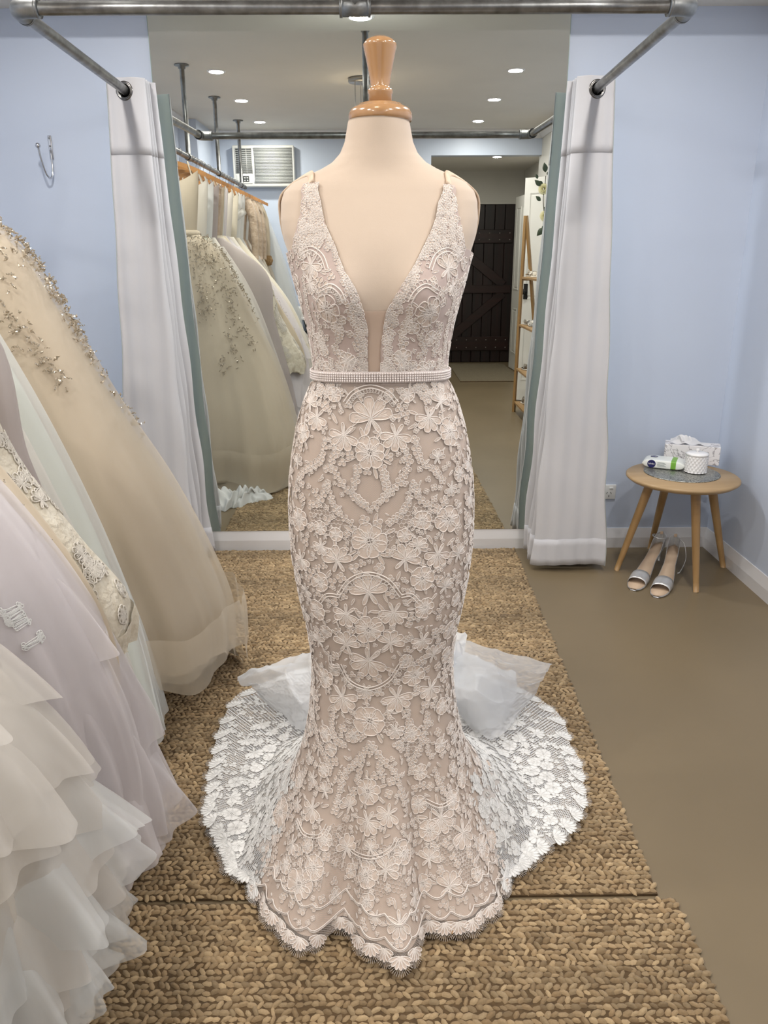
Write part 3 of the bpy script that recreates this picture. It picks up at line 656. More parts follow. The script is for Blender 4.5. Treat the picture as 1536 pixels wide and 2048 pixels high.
def leaf(r, rs, a=None):
    a = rs.uniform(0, 2*PI) if a is None else a; P = bez_petal(r, r*0.24, 10); P[:, 0] *= (1-0.4*P[:, 1]/r)
    c, s = math.cos(a), math.sin(a); R = np.array([[c, s], [-s, c]]); return [(P @ R, True, 0.9)], [P @ R]
def floret(r, rs):
    S = []; Fi = []; n = int(rs.integers(3, 5)); a0 = rs.uniform(0, 2*PI)
    for k in range(n):
        a = a0+2*PI*k/n; b = np.linspace(0, 2*PI, 7, endpoint=False)
        P = np.stack([0.55*r*math.cos(a)+0.48*r*np.cos(b), 0.55*r*math.sin(a)+0.48*r*np.sin(b)], -1); S.append((P, True, 0.85)); Fi.append(P)
    return S, Fi
class Surf:
    def __init__(s, V, F): s.b = BVHTree.FromPolygons([tuple(v) for v in V], [tuple(f) for f in F])
    def snap(s, P):
        L_ = np.empty_like(P); N_ = np.empty_like(P)
        for i, p in enumerate(P):
            a, n, _, _ = s.b.find_nearest(Vector(p)); L_[i] = a; N_[i] = n
        return L_, N_
SV = Surf(SK.reshape(-1, 3), GF)
_bodV = np.concatenate([PL.reshape(-1, 3), PR_.reshape(-1, 3)]); g1 = grid_faces(*PL.shape[:2]); 
BV = Surf(_bodV, np.concatenate([g1, grid_faces(*PR_.shape[:2]) + PL.shape[0]*PL.shape[1]]))
def frame_at(p, n):
    n = n/np.linalg.norm(n); out = p - np.array([FX, FY, p[2]]); out[2] += 0.3 if p[2] < 0.3 else 0.0
    if n.dot(out) < 0: n = -n
    up = np.array([0, 0, 1.0]) if abs(n[2]) < 0.9 else out/np.linalg.norm(out)*-1
    u = np.cross(up, n); u /= np.linalg.norm(u); return u, np.cross(n, u), n
CORD = 0.00098
def lay(mb, fb, SF, p, n, surf, lift=0.0008, cord=CORD, sides=3):
    u, v, n = frame_at(np.array(p), np.array(n)); S, Fi = SF
    allp = np.concatenate([q for q, _, _ in S] + list(Fi)); P3 = p + allp[:, :1]*u + allp[:, 1:]*v
    L_, N_ = surf.snap(P3); sg = np.sign((N_*n).sum(1, keepdims=True)); sg[sg == 0] = 1; N_ = N_*sg
    if np.max(np.linalg.norm(L_-P3, axis=1)) > 0.8*np.max(np.linalg.norm(allp, axis=1)) + 0.004: return
    i = 0
    for q, cl, w_ in S:
        k = len(q); C = L_[i:i+k] + N_[i:i+k]*(lift+cord*0.7); i += k
        if not cl and k == 2: C = np.array([C[0], (C[0]+C[1])/2, C[1]])
        mb.add(*tube(C, cord*w_, sides, closed=cl, caps=False))
    for q in Fi:
        k = len(q); C = L_[i:i+k] + N_[i:i+k]*lift; m_ = C.mean(0) + N_[i:i+k].mean(0)*0.0011; i += k
        fb.add(np.vstack([C, m_]), np.array([[a, (a+1) % k, k] for a in range(k)]))
rs = np.random.default_rng(21)
PXM = 1540.0
# measured blooms (pixel centre, pixel radius) on the skirt front
BL = [(742,837,38,1),(688,871,28,1),(792,871,28,1),(740,905,31,0),(635,835,23,1),(857,835,26,1),(898,863,25,0),(607,866,20,0),(880,803,22,1),(622,806,20,1),(815,790,14,0),(669,790,14,0),
 (740,1082,33,0),(599,1038,24,0),(896,1038,28,0),(641,1056,14,0),(844,1040,19,0),(672,1069,13,0),(810,1071,14,0),(643,1092,17,1),(836,1092,18,1),(675,1121,28,1),(810,1118,29,1),(604,1118,22,1),(875,1108,26,1),
 (737,1183,34,1),(693,1228,25,1),(787,1225,26,1),(737,1259,29,0),(693,1287,25,1),(781,1285,25,1),(737,1321,34,1),(635,1220,20,0),(849,1215,21,0),(641,1165,20,0),(844,1157,23,0),(638,1280,18,1),(844,1280,21,1),
 (651,1355,20,0),(828,1350,23,0),(685,1394,28,1),(794,1394,28,1),(740,1441,30,0),(628,1392,20,1),(860,1376,23,1),(651,1467,15,0),(823,1467,16,0),(625,1425,14,0),(883,1412,15,0),
 (736,1582,23,0),(699,1609,18,1),(777,1628,21,1),(736,1643,23,1),(693,1695,23,1),(807,1706,21,0),(773,1739,23,1),(732,1750,21,0),(599,1769,29,0),(628,1735,19,0),(562,1624,26,0),(625,1617,23,1),(922,1557,18,0),
 (881,1635,27,1),(925,1665,26,1),(962,1695,21,0),(858,1661,20,0),(858,1717,19,1),(899,1773,24,1),(799,1847,24,1),(650,1680,16,0),(905,1600,17,0),(600,1560,16,0),(648,1540,14,0),(840,1545,14,0),(880,1490,14,0)]
BLB = [(623,530,26,1),(621,566,20,1),(655,618,27,0),(695,721,17,0),(640,680,15,0),(675,655,14,0),(895,538,27,1),(858,624,31,0),(904,572,17,1),(804,716,19,0),(862,676,15,0),(825,655,14,0),(655,735,12,0),(845,735,13,0),(605,505,14,0),(915,508,14,0),(648,700,13,0)]
placed = []
def add_flower(p, n, r, kind, surf, m1=None, lift=0.0008):
    mb, fb = MB(), MB(); lay(mb, fb, (lily(r, rs) if kind else flower(r, None, rs)), p, n, surf, lift, sides=4)
    if not mb.V: return
    o = mb.build('lace_flower', m1 or M_lace, gown); fb.build('petal_fill', M_petal if m1 is None else m1, o)
    placed.append((np.array(p), r))
    if r > 0.012:
        u, v, nn = frame_at(np.array(p, float), np.array(n, float)); a0 = rs.uniform(0, 2*PI)
        for k in range(5):
            a = a0 + k*2*PI/5 + rs.normal(0, 0.2); S_, F_ = leaf(r*rs.uniform(0.55, 0.8), rs, a); c_ = np.array([-math.sin(a), math.cos(a)])*r*0.82
            lay(extra_c, extra_f, ([(q+c_, cl, w_) for q, cl, w_ in S_], [q+c_ for q in F_]), p, n, surf, 0.0004)
extra_c, extra_f = MB(), MB()
for px, py, r, k in BL:
    p, n = hit(SV.b, px, py)
    if p is None: continue
    add_flower(p, n, r/PXM*np.linalg.norm(p-CAM)*1.15, k, SV)
for px, py, r, k in BLB:
    p, n = hit(BV.b, px, py)
    if p is None: continue
    add_flower(p, n, r/PXM*np.linalg.norm(p-CAM)*1.12, k, BV)
cords, fills = extra_c, extra_f
def garland(pts, surf, step=0.011, size=0.0085, lf=0.35):
    Q = smoothpath(np.array(pts, float), 40); last = None
    for px, py in Q:
        p, n = hit(surf.b, px, py)
        if p is None: continue
        if last is None or np.linalg.norm(p-last) > step:
            lay(cords, fills, floret(size*rs.uniform(0.8, 1.2), rs), p, n, surf)
            if rs.random() < lf: lay(cords, fills, leaf(size*1.5, rs), p, n, surf)
            last = p; placed.append((p, size*0.9))
def mir(pts, c=740.5): return [(2*c-x, y) for x, y in pts]
GA = [[(672,900),(664,930),(688,972),(715,998),(736,1016)], [(715,938),(711,960),(704,988)], [(652,880),(640,922),(612,940),(594,965)], [(655,968),(668,1010),(688,1035),(710,1050)], [(655,968),(640,1000),(618,1012)],
      [(738,1490),(716,1520),(692,1545),(678,1585),(668,1630)], [(628,1440),(640,1490),(656,1522),(660,1545)], [(668,1420),(664,1450),(672,1478),(688,1490)], [(722,1530),(716,1560)], [(612,1540),(596,1580),(575,1600)]]
for g in GA: garland(g, SV); garland(mir(g), SV)
def band(pts, surf, n=40, gap=0.006, picot=True):
    Q = smoothpath(np.array(pts, float), n); A_, B_ = [], []
    for px, py in Q:
        p, nn = hit(surf.b, px, py)
        if p is None: continue
        A_.append(p); B_.append(frame_at(p, nn)[2])
    if len(A_) < 4: return
    A_ = np.array(A_); B_ = np.array(B_); T = np.gradient(A_, axis=0); T /= np.linalg.norm(T, axis=1, keepdims=True); W = np.cross(B_, T)
    for k in (-0.5, 0.5): cords.add(*tube(A_ + W*gap*k + B_*0.0015, 0.0013, 4, caps=False))
    if picot:
        for i in range(0, len(A_), 2): lay(cords, fills, ([(0.0042*np.stack([np.cos(np.linspace(0, 2*PI, 7)[:-1]), np.sin(np.linspace(0, 2*PI, 7)[:-1])], -1), True, 0.8)], []), A_[i] - W[i]*gap*1.2, B_[i], surf)
for b_ in ([(690,806),(708,784),(741,773),(774,784),(794,806)], [(676,1192),(700,1160),(737,1147),(775,1160),(802,1192)], [(680,1328),(700,1362),(737,1377),(775,1362),(800,1328)],
           [(640,1205),(655,1190),(680,1192)], [(838,1205),(822,1190),(802,1192)], [(660,1310),(664,1330),(680,1332)], [(820,1310),(815,1330),(800,1332)], [(690,1680),(710,1705),(745,1715),(780,1700),(795,1675)], [(595,1640),(610,1668),(640,1672),(655,1650)], [(850,1600),(880,1612),(905,1600)]): band(b_, SV, picot=abs(b_[0][0]-b_[-1][0]) > 45)
for b_ in ([(600,508),(622,497),(644,512),(655,540)], [(641,580),(662,572),(680,585),(688,605)], [(916,512),(895,500),(872,512),(860,540)], [(875,585),(852,572),(832,585),(820,605)], [(690,745),(697,722),(708,712)], [(806,745),(800,722),(790,712)]): band(b_, BV, 24)
# dense florets on the straps and along the V edge
def scatter(surf, poly, step, size, jit=0.25):
    poly = np.array(poly, float); lo, hi = poly.min(0), poly.max(0)
    def inside(x, y):
        c = False; j = len(poly)-1
        for i in range(len(poly)):
            if (poly[i, 1] > y) != (poly[j, 1] > y) and x < (poly[j, 0]-poly[i, 0])*(y-poly[i, 1])/(poly[j, 1]-poly[i, 1])+poly[i, 0]: c = not c
            j = i
        return c
    for y in np.arange(lo[1], hi[1], step*0.87):
        for x in np.arange(lo[0], hi[0], step):
            qx, qy = x+rs.normal(0, step*jit), y+rs.normal(0, step*jit)
            if inside(qx, qy):
                p, n = hit(surf.b, qx, qy)
                if p is not None and all(np.linalg.norm(p-a) > r*0.75 for a, r in placed): lay(cords, fills, floret(size*rs.uniform(0.8, 1.25), rs), p, n, surf)
scatter(BV, [(611,362),(642,362),(652,440),(668,490),(695,545),(660,500),(632,490),(585,505),(596,462),(606,420)], 8.5, 0.0062)
scatter(BV, [(880,366),(905,366),(914,430),(926,470),(930,505),(890,490),(860,500),(815,560),(850,485),(868,440)], 8.5, 0.0062)
scatter(BV, [(668,488),(712,580),(733,625),(738,748),(722,748),(716,660),(700,610),(672,545)], 9, 0.0058)
scatter(BV, [(850,486),(797,580),(770,625),(762,748),(778,748),(786,660),(805,610),(840,545)], 9, 0.0058)
scatter(BV, [(634,720),(735,725),(735,752),(634,745)], 10, 0.006); scatter(BV, [(888,720),(765,725),(765,752),(888,745)], 10, 0.006)
scatter(SV, [(625,765),(690,778),(680,800),(655,790),(620,792)], 9, 0.0065); scatter(SV, [(880,765),(795,778),(802,800),(835,790),(890,792)], 9, 0.0065)
for g_ in ([(700,612),(704,640),(716,662),(712,690)], [(640,650),(648,690),(655,712)], [(680,670),(672,700),(690,712)], [(608,560),(616,610),(628,660),(634,715)], [(632,580),(645,590)]):
    garland(g_, BV, 0.010, 0.0075); garland([(1520-x, y+3) for x, y in g_], BV, 0.010, 0.0075)
for poly in ([(592,508),(655,520),(700,610),(720,660),(718,715),(640,720),(612,610)], [(928,508),(855,520),(806,610),(786,660),(786,715),(880,720),(906,610)]):
    poly = np.array(poly, float)
    for _ in range(420):
        w_ = rs.dirichlet(np.ones(len(poly))*0.7); qx, qy = w_ @ poly; p, n = hit(BV.b, qx, qy)
        if p is None: continue
        r = rs.uniform(0.006, 0.011)
        if any(np.linalg.norm(p-a) < (q+r)*0.9 for a, q in placed): continue
        lay(cords, fills, floret(r, rs) if rs.random() < 0.6 else leaf(r*1.6, rs), p, n, BV); placed.append((p, r))
for G_ in (PL, PR_):      # sides and back of the bodice
    for _ in range(700):
        i, j = int(rs.integers(1, 44)), int(rs.integers(3, 86)); p = G_[i, j]
        if i >= 39 and j > 60: continue
        n = np.cross(G_[i, min(j+1, 89)]-G_[i, j-1], G_[i+1, j]-G_[i-1, j]); n /= np.linalg.norm(n)+1e-12
        if p[1] < FY-0.085 and abs(p[0]-FX) < 0.10: continue
        r = rs.uniform(0.006, 0.015)
        if any(np.linalg.norm(p-a) < (q+r)*0.85 for a, q in placed): continue
        lay(cords, fills, flower(r, 6, rs) if r > 0.011 else floret(r, rs), p, n, BV); placed.append((p, r))
def hexnet(poly, surf, cell=0.0085, r=0.00055):
    poly = np.array(poly, float); c0 = poly.mean(0); p0, n0 = hit(surf.b, *c0)
    if p0 is None: return
    u, v, n0 = frame_at(p0, n0); d = CAM - p0; pxm = FPX/np.linalg.norm(d); R = np.max(np.linalg.norm(poly-c0, axis=1))/pxm
    def inside(p):
        q = (p-CAM) @ CAMROT; x = 768 + q[0]/-q[2]*FPX; y = 1024 - q[1]/-q[2]*FPX; c = False; j = len(poly)-1
        for i in range(len(poly)):
            if (poly[i, 1] > y) != (poly[j, 1] > y) and x < (poly[j, 0]-poly[i, 0])*(y-poly[i, 1])/(poly[j, 1]-poly[i, 1])+poly[i, 0]: c = not c
            j = i
        return c
    E = set(); K = {}; m_ = int(R*1.4/cell)+1
    for i in range(-m_, m_+1):
        for j in range(-m_, m_+1):
            cx_, cy_ = (i + 0.5*(j % 2))*cell, j*cell*0.866; c3 = p0 + u*cx_ + v*cy_
            if not inside(c3): continue
            h = [(round(cx_+0.577*cell*math.sin(k*PI/3), 5), round(cy_+0.577*cell*math.cos(k*PI/3), 5)) for k in range(6)]
            for k in range(6): E.add(tuple(sorted((h[k], h[(k+1) % 6]))))
    if not E: return
    pts = sorted({q for e in E for q in e}); idx = {q: i for i, q in enumerate(pts)}; P_ = np.array([p0 + u*a + v*b for a, b in pts]); L_, N_ = surf.snap(P_); N_ *= np.sign((N_*n0).sum(1, keepdims=True)); L_ = L_ + N_*0.0009
    for a, b in E: cords.add(*tube(np.array([L_[idx[a]], L_[idx[b]]]), r, 3, caps=False))
for h_ in ([(872,1635),(935,1672),(958,1735),(885,1728),(850,1690)], [(575,1690),(632,1690),(650,1775),(590,1800),(560,1740)], [(700,1700),(800,1685),(830,1775),(720,1800)], [(655,1650),(690,1650),(690,1740),(660,1730)],
           [(716,1430),(688,1490),(665,1482),(690,1440)], [(765,1430),(793,1490),(816,1482),(790,1440)], [(640,1000),(668,1030),(690,1050),(650,1060),(612,1030)], [(841,1000),(813,1030),(791,1050),(831,1060),(869,1030)],
           [(700,1050),(720,1060),(712,1090),(692,1080)], [(781,1050),(761,1060),(769,1090),(789,1080)], [(718,875),(762,875),(765,890),(715,890)], [(640,1480),(680,1490),(660,1540)], [(842,1480),(802,1490),(822,1540)], [(560,1560),(590,1560),(570,1610),(545,1600)], [(905,1700),(960,1690),(975,1760),(915,1770)]): hexnet(h_, SV)
# open ground left plain (net only)
OPEN = [[(672,985),(736,1030),(806,985),(838,950),(830,975),(800,1020),(741,1042),(690,1028),(650,975),(642,950)], [(612,850),(648,872),(636,925),(612,930)], [(838,872),(872,850),(872,925),(848,920)], [(700,800),(780,800),(790,835),(690,835)],
        [(688,915),(708,930),(700,990),(680,950)], [(775,915),(795,930),(800,950),(782,990)], [(640,1385),(664,1385),(664,1470),(636,1455)], [(820,1385),(838,1385),(838,1455),(816,1470)], [(690,1485),(735,1470),(790,1485),(760,1530),(738,1485),(715,1530)],
        [(655,1570),(680,1560),(670,1640),(650,1640)], [(880,1420),(895,1430),(900,1480),(880,1470)], [(700,960),(780,960),(741,1012)]]
def in_open(p):
    v = (np.array(p)-CAM) @ CAMROT; x = 768 + v[0]/-v[2]*FPX; y = 1024 - v[1]/-v[2]*FPX
    for poly in OPEN:
        c = False; j = len(poly)-1
        for i in range(len(poly)):
            if (poly[i][1] > y) != (poly[j][1] > y) and x < (poly[j][0]-poly[i][0])*(y-poly[i][1])/(poly[j][1]-poly[i][1])+poly[i][0]: c = not c
            j = i
        if c: return True
    return False
tri = SK
def fill_region(n_try, urange, thrange, r_lo, r_hi, kinds, mcord, mfill, gapf, surf=SV, cap=9999, front_only=False):
    made = 0
    pos = np.array([a for a, _ in placed]); rad = np.array([r for _, r in placed])
    for _ in range(n_try):
        u = rs.uniform(*urange); t_ = rs.uniform(*thrange)
        p = skirt(t_, u); e = 1e-3
        n = np.cross(skirt(t_+e, u)-p, skirt(t_, u+e)-p); n /= np.linalg.norm(n)+1e-12
        r = rs.uniform(r_lo, r_hi)
        if mcord is cords and abs(t_) > 1.2 and u > 1.52: continue
        if np.any(np.linalg.norm(pos-p, axis=1) < (rad + r)*gapf) or in_open(p): continue
        k = rs.random()
        SF = flower(r, None, rs) if k < kinds[0] else lily(r, rs) if k < kinds[1] else leaf(r*1.5, rs) if k < kinds[2] else floret(r, rs)
        lay(mcord, mfill, SF, p, n, surf); pos = np.vstack([pos, p]); rad = np.append(rad, r); placed.append((p, r)); made += 1
        if made >= cap: break
    return made
D2 = math.radians
fill_region(900, (0.03, 1.9), (D2(-100), D2(100)), 0.016, 0.024, (0.5, 1, 1), cords, fills, 0.92)
fill_region(2600, (0.03, 1.93), (D2(-100), D2(100)), 0.007, 0.011, (0, 0, 0.3), cords, fills, 0.80)
fill_region(3500, (0.03, 1.95), (D2(-95), D2(95)), 0.0042, 0.0062, (0, 0, 0.25), cords, fills, 0.85)
fill_region(500, (0.03, 1.6), (D2(100), D2(260)), 0.016, 0.026, (0.5, 1, 1), cords, fills, 0.95)
tag(cords.build('lace_cord', M_lace, gown), kind='stuff'); tag(fills.build('lace_ground', M_petal, gown), kind='stuff')
# train: white lace, big scallops along the hem
tc_, tf_ = MB(), MB()
for rg in ((D2(60), D2(180)), (D2(-180), D2(-60))):
    fill_region(1500, (1.55, 1.9), rg, 0.018, 0.030, (0.45, 1, 1), tc_, tf_, 0.86)
    fill_region(2600, (1.52, 1.97), rg, 0.007, 0.012, (0, 0, 0.35), tc_, tf_, 0.74)
def hem_fans(t0, t1, n, mc, mf, size):
    for t_ in np.linspace(t0, t1, n):
        R = float(Rhem(t_)); du = size*0.9/max(0.35, np.linalg.norm(skirt(t_, 2.0)-skirt(t_, 1.9))/0.1)
        p = skirt(t_, 1.992-du*0.2); q = skirt(t_, 1.9); n_ = np.cross(skirt(t_+1e-3, 1.97)-skirt(t_, 1.97), skirt(t_, 1.971)-skirt(t_, 1.97)); n_ /= np.linalg.norm(n_)+1e-12
        out = p-q; out /= np.linalg.norm(out); u, v, n_ = frame_at(p, n_); ax, ay = out.dot(u), out.dot(v); ao = math.atan2(-ax, ay)
        S, Fi = [], []
        for k in range(7):
            a = ao + (k-3)*0.42; P = bez_petal(size, size*0.2, 10); c, s = math.cos(a), math.sin(a); P = P @ np.array([[c, s], [-s, c]]) - size*0.55*np.array([-math.sin(ao), math.cos(ao)])
            S.append((P, True, 1.0)); Fi.append(P)
        u2, v2 = u, v
        for (P, cl, w_) in S:
            C = p + P[:, :1]*u2 + P[:, 1:]*v2 + n_*0.0022; C[:, 2] = np.maximum(C[:, 2], 0.0195); mc.add(*tube(C, CORD*1.05, 4, closed=True))
        for P in Fi:
            C = p + P[:, :1]*u2 + P[:, 1:]*v2 + n_*0.0012; C[:, 2] = np.maximum(C[:, 2], 0.019); m_ = C.mean(0)+n_*0.001; k = len(C); mf.add(np.vstack([C, m_]), np.array([[a, (a+1) % k, k] for a in range(k)]))
        for k in range(15):   # eyelash fringe
            a = ao + (k-7)*0.2; d = -math.sin(a)*u + math.cos(a)*v; b = p + d*size*0.45 + n_*0.001 - 0.1*size*out
            C = np.array([b, b + d*0.007, b + d*0.014]); C[:, 2] = np.maximum(C[:, 2], 0.019); mc.add(*tube(C, 0.0004, 3, caps=False))
hem_fans(D2(62), D2(180), 26, tc_, tf_, 0.030); hem_fans(D2(-180), D2(-62), 26, tc_, tf_, 0.030)
tag(tc_.build('train_lace_cord', M_lacew, gown), kind='stuff'); tag(tf_.build('train_lace_ground', M_lacew, gown), kind='stuff')
hc_, hf_ = MB(), MB(); hem_fans(D2(-60), D2(60), 25, hc_, hf_, 0.024)
for uu in (1.86, 1.93):
    tline = np.linspace(D2(-62), D2(62), 320)
    C = skirt(tline, uu + 0.02*np.abs(np.sin(tline*19))); Nn = np.stack([np.sin(tline), -np.cos(tline), 0*tline+0.2], -1)
    for k in (0, 0.004): hc_.add(*tube(C + Nn*(0.002) + np.array([0, 0, k]), 0.0012, 4, caps=False))
tag(hc_.build('hem_lace_cord', M_lace, gown), kind='stuff'); tag(hf_.build('hem_lace_ground', M_petal, gown), kind='stuff')

# tulle underskirt turned out over the train
def tulle_patch(name, plan, thick, m, fold=3, amp=0.012, seed=0):
    """plan: 4 rows of world points lofted into a soft sheet"""
    r = np.random.default_rng(seed); R_ = [smoothpath(np.array(q, float), 60) for q in plan]
    G = np.stack([smoothpath(np.array([q[i] for q in R_]), 50) for i in range(60)], 0)
    u_, v_ = np.meshgrid(np.linspace(0, 1, 60), np.linspace(0, 1, 50), indexing='ij')
    G[..., 2] += amp*np.sin(u_*PI*fold + 3*v_ + seed)*np.sin(v_*PI) + amp*0.6*np.sin(v_*PI*fold*1.7 + 5*u_)
    for k_ in range(7):
        a_ = r.uniform(0, PI); G[..., 2] += 0.0075*(1-np.abs(np.sin(r.uniform(4, 9)*(u_*math.cos(a_)+v_*math.sin(a_)) + r.uniform(0, 6) + 1.2*np.sin(4*v_+k_))))**3
    G[..., 2] = np.maximum(G[..., 2], 0.03)
    return obj(name, G.reshape(-1, 3), [grid_faces(60, 50)], m, gown)
tulle_patch('tulle_fold', [[gp(640,1312,.16), gp(612,1312,.15), gp(540,1335,.13), gp(474,1360,.10)], [gp(645,1340,.19), gp(600,1345,.18), gp(545,1352,.14), gp(480,1364,.105)],
                           [gp(650,1385,.17), gp(600,1395,.15), gp(550,1390,.11), gp(510,1382,.08)], [gp(650,1450,.07), gp(598,1458,.06), gp(560,1432,.05), gp(515,1395,.05)]], 0, M_tulle2, 3, 0.008, 1)
tulle_patch('tulle_fold', [[gp(870,1300,.14), gp(930,1290,.16), gp(1010,1308,.14), gp(1104,1336,.10)], [gp(880,1340,.18), gp(950,1335,.19), gp(1020,1350,.15), gp(1092,1352,.10)],
                           [gp(900,1390,.17), gp(950,1400,.16), gp(1010,1400,.12), gp(1076,1382,.07)], [gp(905,1415,.09), gp(950,1465,.06), gp(1000,1478,.05), gp(1062,1405,.05)]], 0, M_tulle, 3, 0.008, 2)
tulle_patch('tulle_fold', [[gp(875,1310,.12), gp(930,1310,.12), gp(985,1330,.10), gp(1030,1352,.07)], [gp(880,1350,.14), gp(930,1350,.15), gp(985,1362,.13), gp(1034,1375,.07)],
                           [gp(890,1400,.13), gp(940,1405,.12), gp(985,1412,.10), gp(1030,1410,.055)], [gp(905,1420,.06), gp(945,1455,.05), gp(985,1465,.045), gp(1020,1430,.045)]], 0, M_tulle2, 2, 0.006, 5)
tulle_patch('tulle_fold', [[gp(850,1262,.15), gp(890,1266,.16), gp(915,1266,.17), gp(935,1272,.16)], [gp(860,1300,.15), gp(890,1305,.17), gp(912,1305,.18), gp(930,1300,.17)],
                           [gp(870,1340,.13), gp(895,1345,.15), gp(910,1348,.16), gp(925,1340,.15)], [gp(880,1380,.10), gp(900,1385,.11), gp(908,1385,.12), gp(916,1380,.12)]], 0, M_tulle2, 2, 0.006, 3)
# ------------------------------------------------------------------ side table
M_tab = wood('table_oak', srgb(176, 149, 111), srgb(156, 128, 90), rough=0.45, coat=0.1, axis='x', scale=16)
M_tleg = wood('table_leg_oak', srgb(176, 142, 96), srgb(152, 118, 74), rough=0.4, coat=0.15)
def floor_pt(px, py, z=0.0):
    d = raydir(px, py); k = (z-CAM[2])/d[2]; return CAM + d*k
feet = [floor_pt(1233, 1140), floor_pt(1392, 1184), floor_pt(1446, 1134), floor_pt(1299, 1096)]
feet[3][1] = min(feet[3][1], -0.03)
TC = np.array([np.mean([f[0] for f in feet]), np.mean([f[1] for f in feet])])
TZ = 0.462
tc1 = floor_pt(1365, 950, TZ); TCX, TCY = tc1[0], min(tc1[1], -0.25)
table = thing('side_table', (TCX, TCY, 0), 'round oak side table with four splayed tapered legs in the corner', 'side table')
TR = 0.231
obj('table_top', *lathe([(0, TZ), (TR-0.006, TZ), (TR, TZ-0.005), (TR, TZ-0.012), (TR-0.016, TZ-0.024), (0, TZ-0.024)], 64, (TCX, TCY, 0)), M_tab, table)
for f in feet:
    d = np.array([f[0]-TCX, f[1]-TCY]); top = np.array([TCX+d[0]*0.52, TCY+d[1]*0.52, TZ-0.023]); bot = np.array([f[0], f[1], 0.0])
    dirv = bot-top; P3 = np.array([top + dirv*s for s in (0, 0.1, 0.5, 0.9, 1.0)])
    V, F = tube(P3, [0.0195, 0.0195, 0.0165, 0.0125, 0.0118], 16); V[:, 2] = np.clip(V[:, 2], 0.0, TZ-0.023)
    obj('leg', V, F, M_tleg, table)
# glitter mat
pc = floor_pt(1364, 945, TZ)
MC = floor_pt(1363, 946, TZ)[:2]
m, N, L, P = base_mat('glitter'); P.inputs['Metallic'].default_value = 0.7; P.inputs['Roughness'].default_value = 0.35
vo = N.new('ShaderNodeTexVoronoi'); vo.inputs['Scale'].default_value = 220; tcn = N.new('ShaderNodeTexCoord'); L.new(tcn.outputs['Object'], vo.inputs['Vector'])
cr = N.new('ShaderNodeMix'); cr.data_type = 'RGBA'; cr.inputs['A'].default_value = srgb(96, 98, 96); cr.inputs['B'].default_value = srgb(190, 190, 182)
sx = N.new('ShaderNodeSeparateColor'); L.new(vo.outputs['Color'], sx.inputs[0]); L.new(sx.outputs[0], cr.inputs['Factor']); L.new(cr.outputs['Result'], P.inputs['Base Color'])
bp = N.new('ShaderNodeBump'); bp.inputs['Strength'].default_value = 1.0; bp.inputs['Distance'].default_value = 0.004; L.new(sx.outputs[1], bp.inputs['Height']); L.new(bp.outputs[0], P.inputs['Normal'])
tag(obj('glitter_placemat', *lathe([(0, TZ+0.0045), (0.152, TZ+0.0045), (0.156, TZ+0.003), (0.156, TZ+0.0004), (0, TZ+0.0004)], 56, (MC[0], MC[1], 0)), m), 'round silver glitter placemat lying on the side table', 'placemat')
ZT = TZ+0.005
def tpt(px, py, z=ZT): return floor_pt(px, py, z)
# tissue box
m, N, L, P = base_mat('marble_print'); P.inputs['Roughness'].default_value = 0.35
tcn = N.new('ShaderNodeTexCoord'); wv = N.new('ShaderNodeTexNoise'); wv.inputs['Scale'].default_value = 14; wv.inputs['Detail'].default_value = 5; wv.inputs['Distortion'].default_value = 2.5
L.new(tcn.outputs['Object'], wv.inputs['Vector'])
ab = N.new('ShaderNodeMath'); ab.operation = 'SUBTRACT'; ab.inputs[1].default_value = 0.5; L.new(wv.outputs['Fac'], ab.inputs[0])
a2 = N.new('ShaderNodeMath'); a2.operation = 'ABSOLUTE'; L.new(ab.outputs[0], a2.inputs[0])
rp = N.new('ShaderNodeMapRange'); rp.inputs[1].default_value = 0.0; rp.inputs[2].default_value = 0.035; L.new(a2.outputs[0], rp.inputs[0])
mx = N.new('ShaderNodeMix'); mx.data_type = 'RGBA'; mx.inputs['A'].default_value = srgb(150, 146, 150); mx.inputs['B'].default_value = srgb(238, 236, 238)
L.new(rp.outputs[0], mx.inputs['Factor']); L.new(mx.outputs['Result'], P.inputs['Base Color'])
M_marble = m
bl = tpt(1331, 925); br = tpt(1428, 942)
ang = math.atan2(br[1]-bl[1], br[0]-bl[0]); ang = -0.36
bc = tpt(1381, 923)[:2]
tb = thing('tissue_box', (bc[0], bc[1], ZT), 'marble patterned tissue box with a tissue pulled out, behind the white candle jar', 'tissue box')
Mx = rotz(ang, (bc[0], bc[1], ZT))
obj('carton', *xf(box((-0.116, -0.042, 0), (0.116, 0.042, 0.082), 0.0015, 1), Mx), M_marble, tb, False)
M_tis = mat('tissue_paper', srgb(243, 243, 245), rough=0.9, transl=0.25)
u_, v_ = np.meshgrid(np.linspace(-1, 1, 20), np.linspace(0, 1, 14), indexing='ij')
X = u_*0.085 - 0.01; Y = -0.046*v_ + 0.010*np.sin(u_*5)*(1-v_) + 0.012; Z = 0.083 + 0.032*(1-v_)**1.5*np.exp(-((u_+0.35)*1.6)**2) + 0.004*np.sin(u_*9+v_*4) + 0.004
Y = Y - 0.006; Z = np.where(Y < -0.052, Z-0.03*v_, Z); Z = np.maximum(Z, 0.0835)
obj('tissue', *xf((np.stack([X, Y, Z], -1).reshape(-1, 3), [grid_faces(20, 14)]), Mx), M_tis, tb)
X2 = -0.055 + u_*0.022 + 0.03*v_; Z2 = 0.085 + 0.034*np.sin(v_*PI*0.9) + 0.004*np.sin(u_*6); Y2 = -0.005 + u_*0.010 - 0.02*v_
obj('tissue', *xf((np.stack([X2, Y2, Z2], -1).reshape(-1, 3), [grid_faces(20, 14)]), Mx), M_tis, tb)
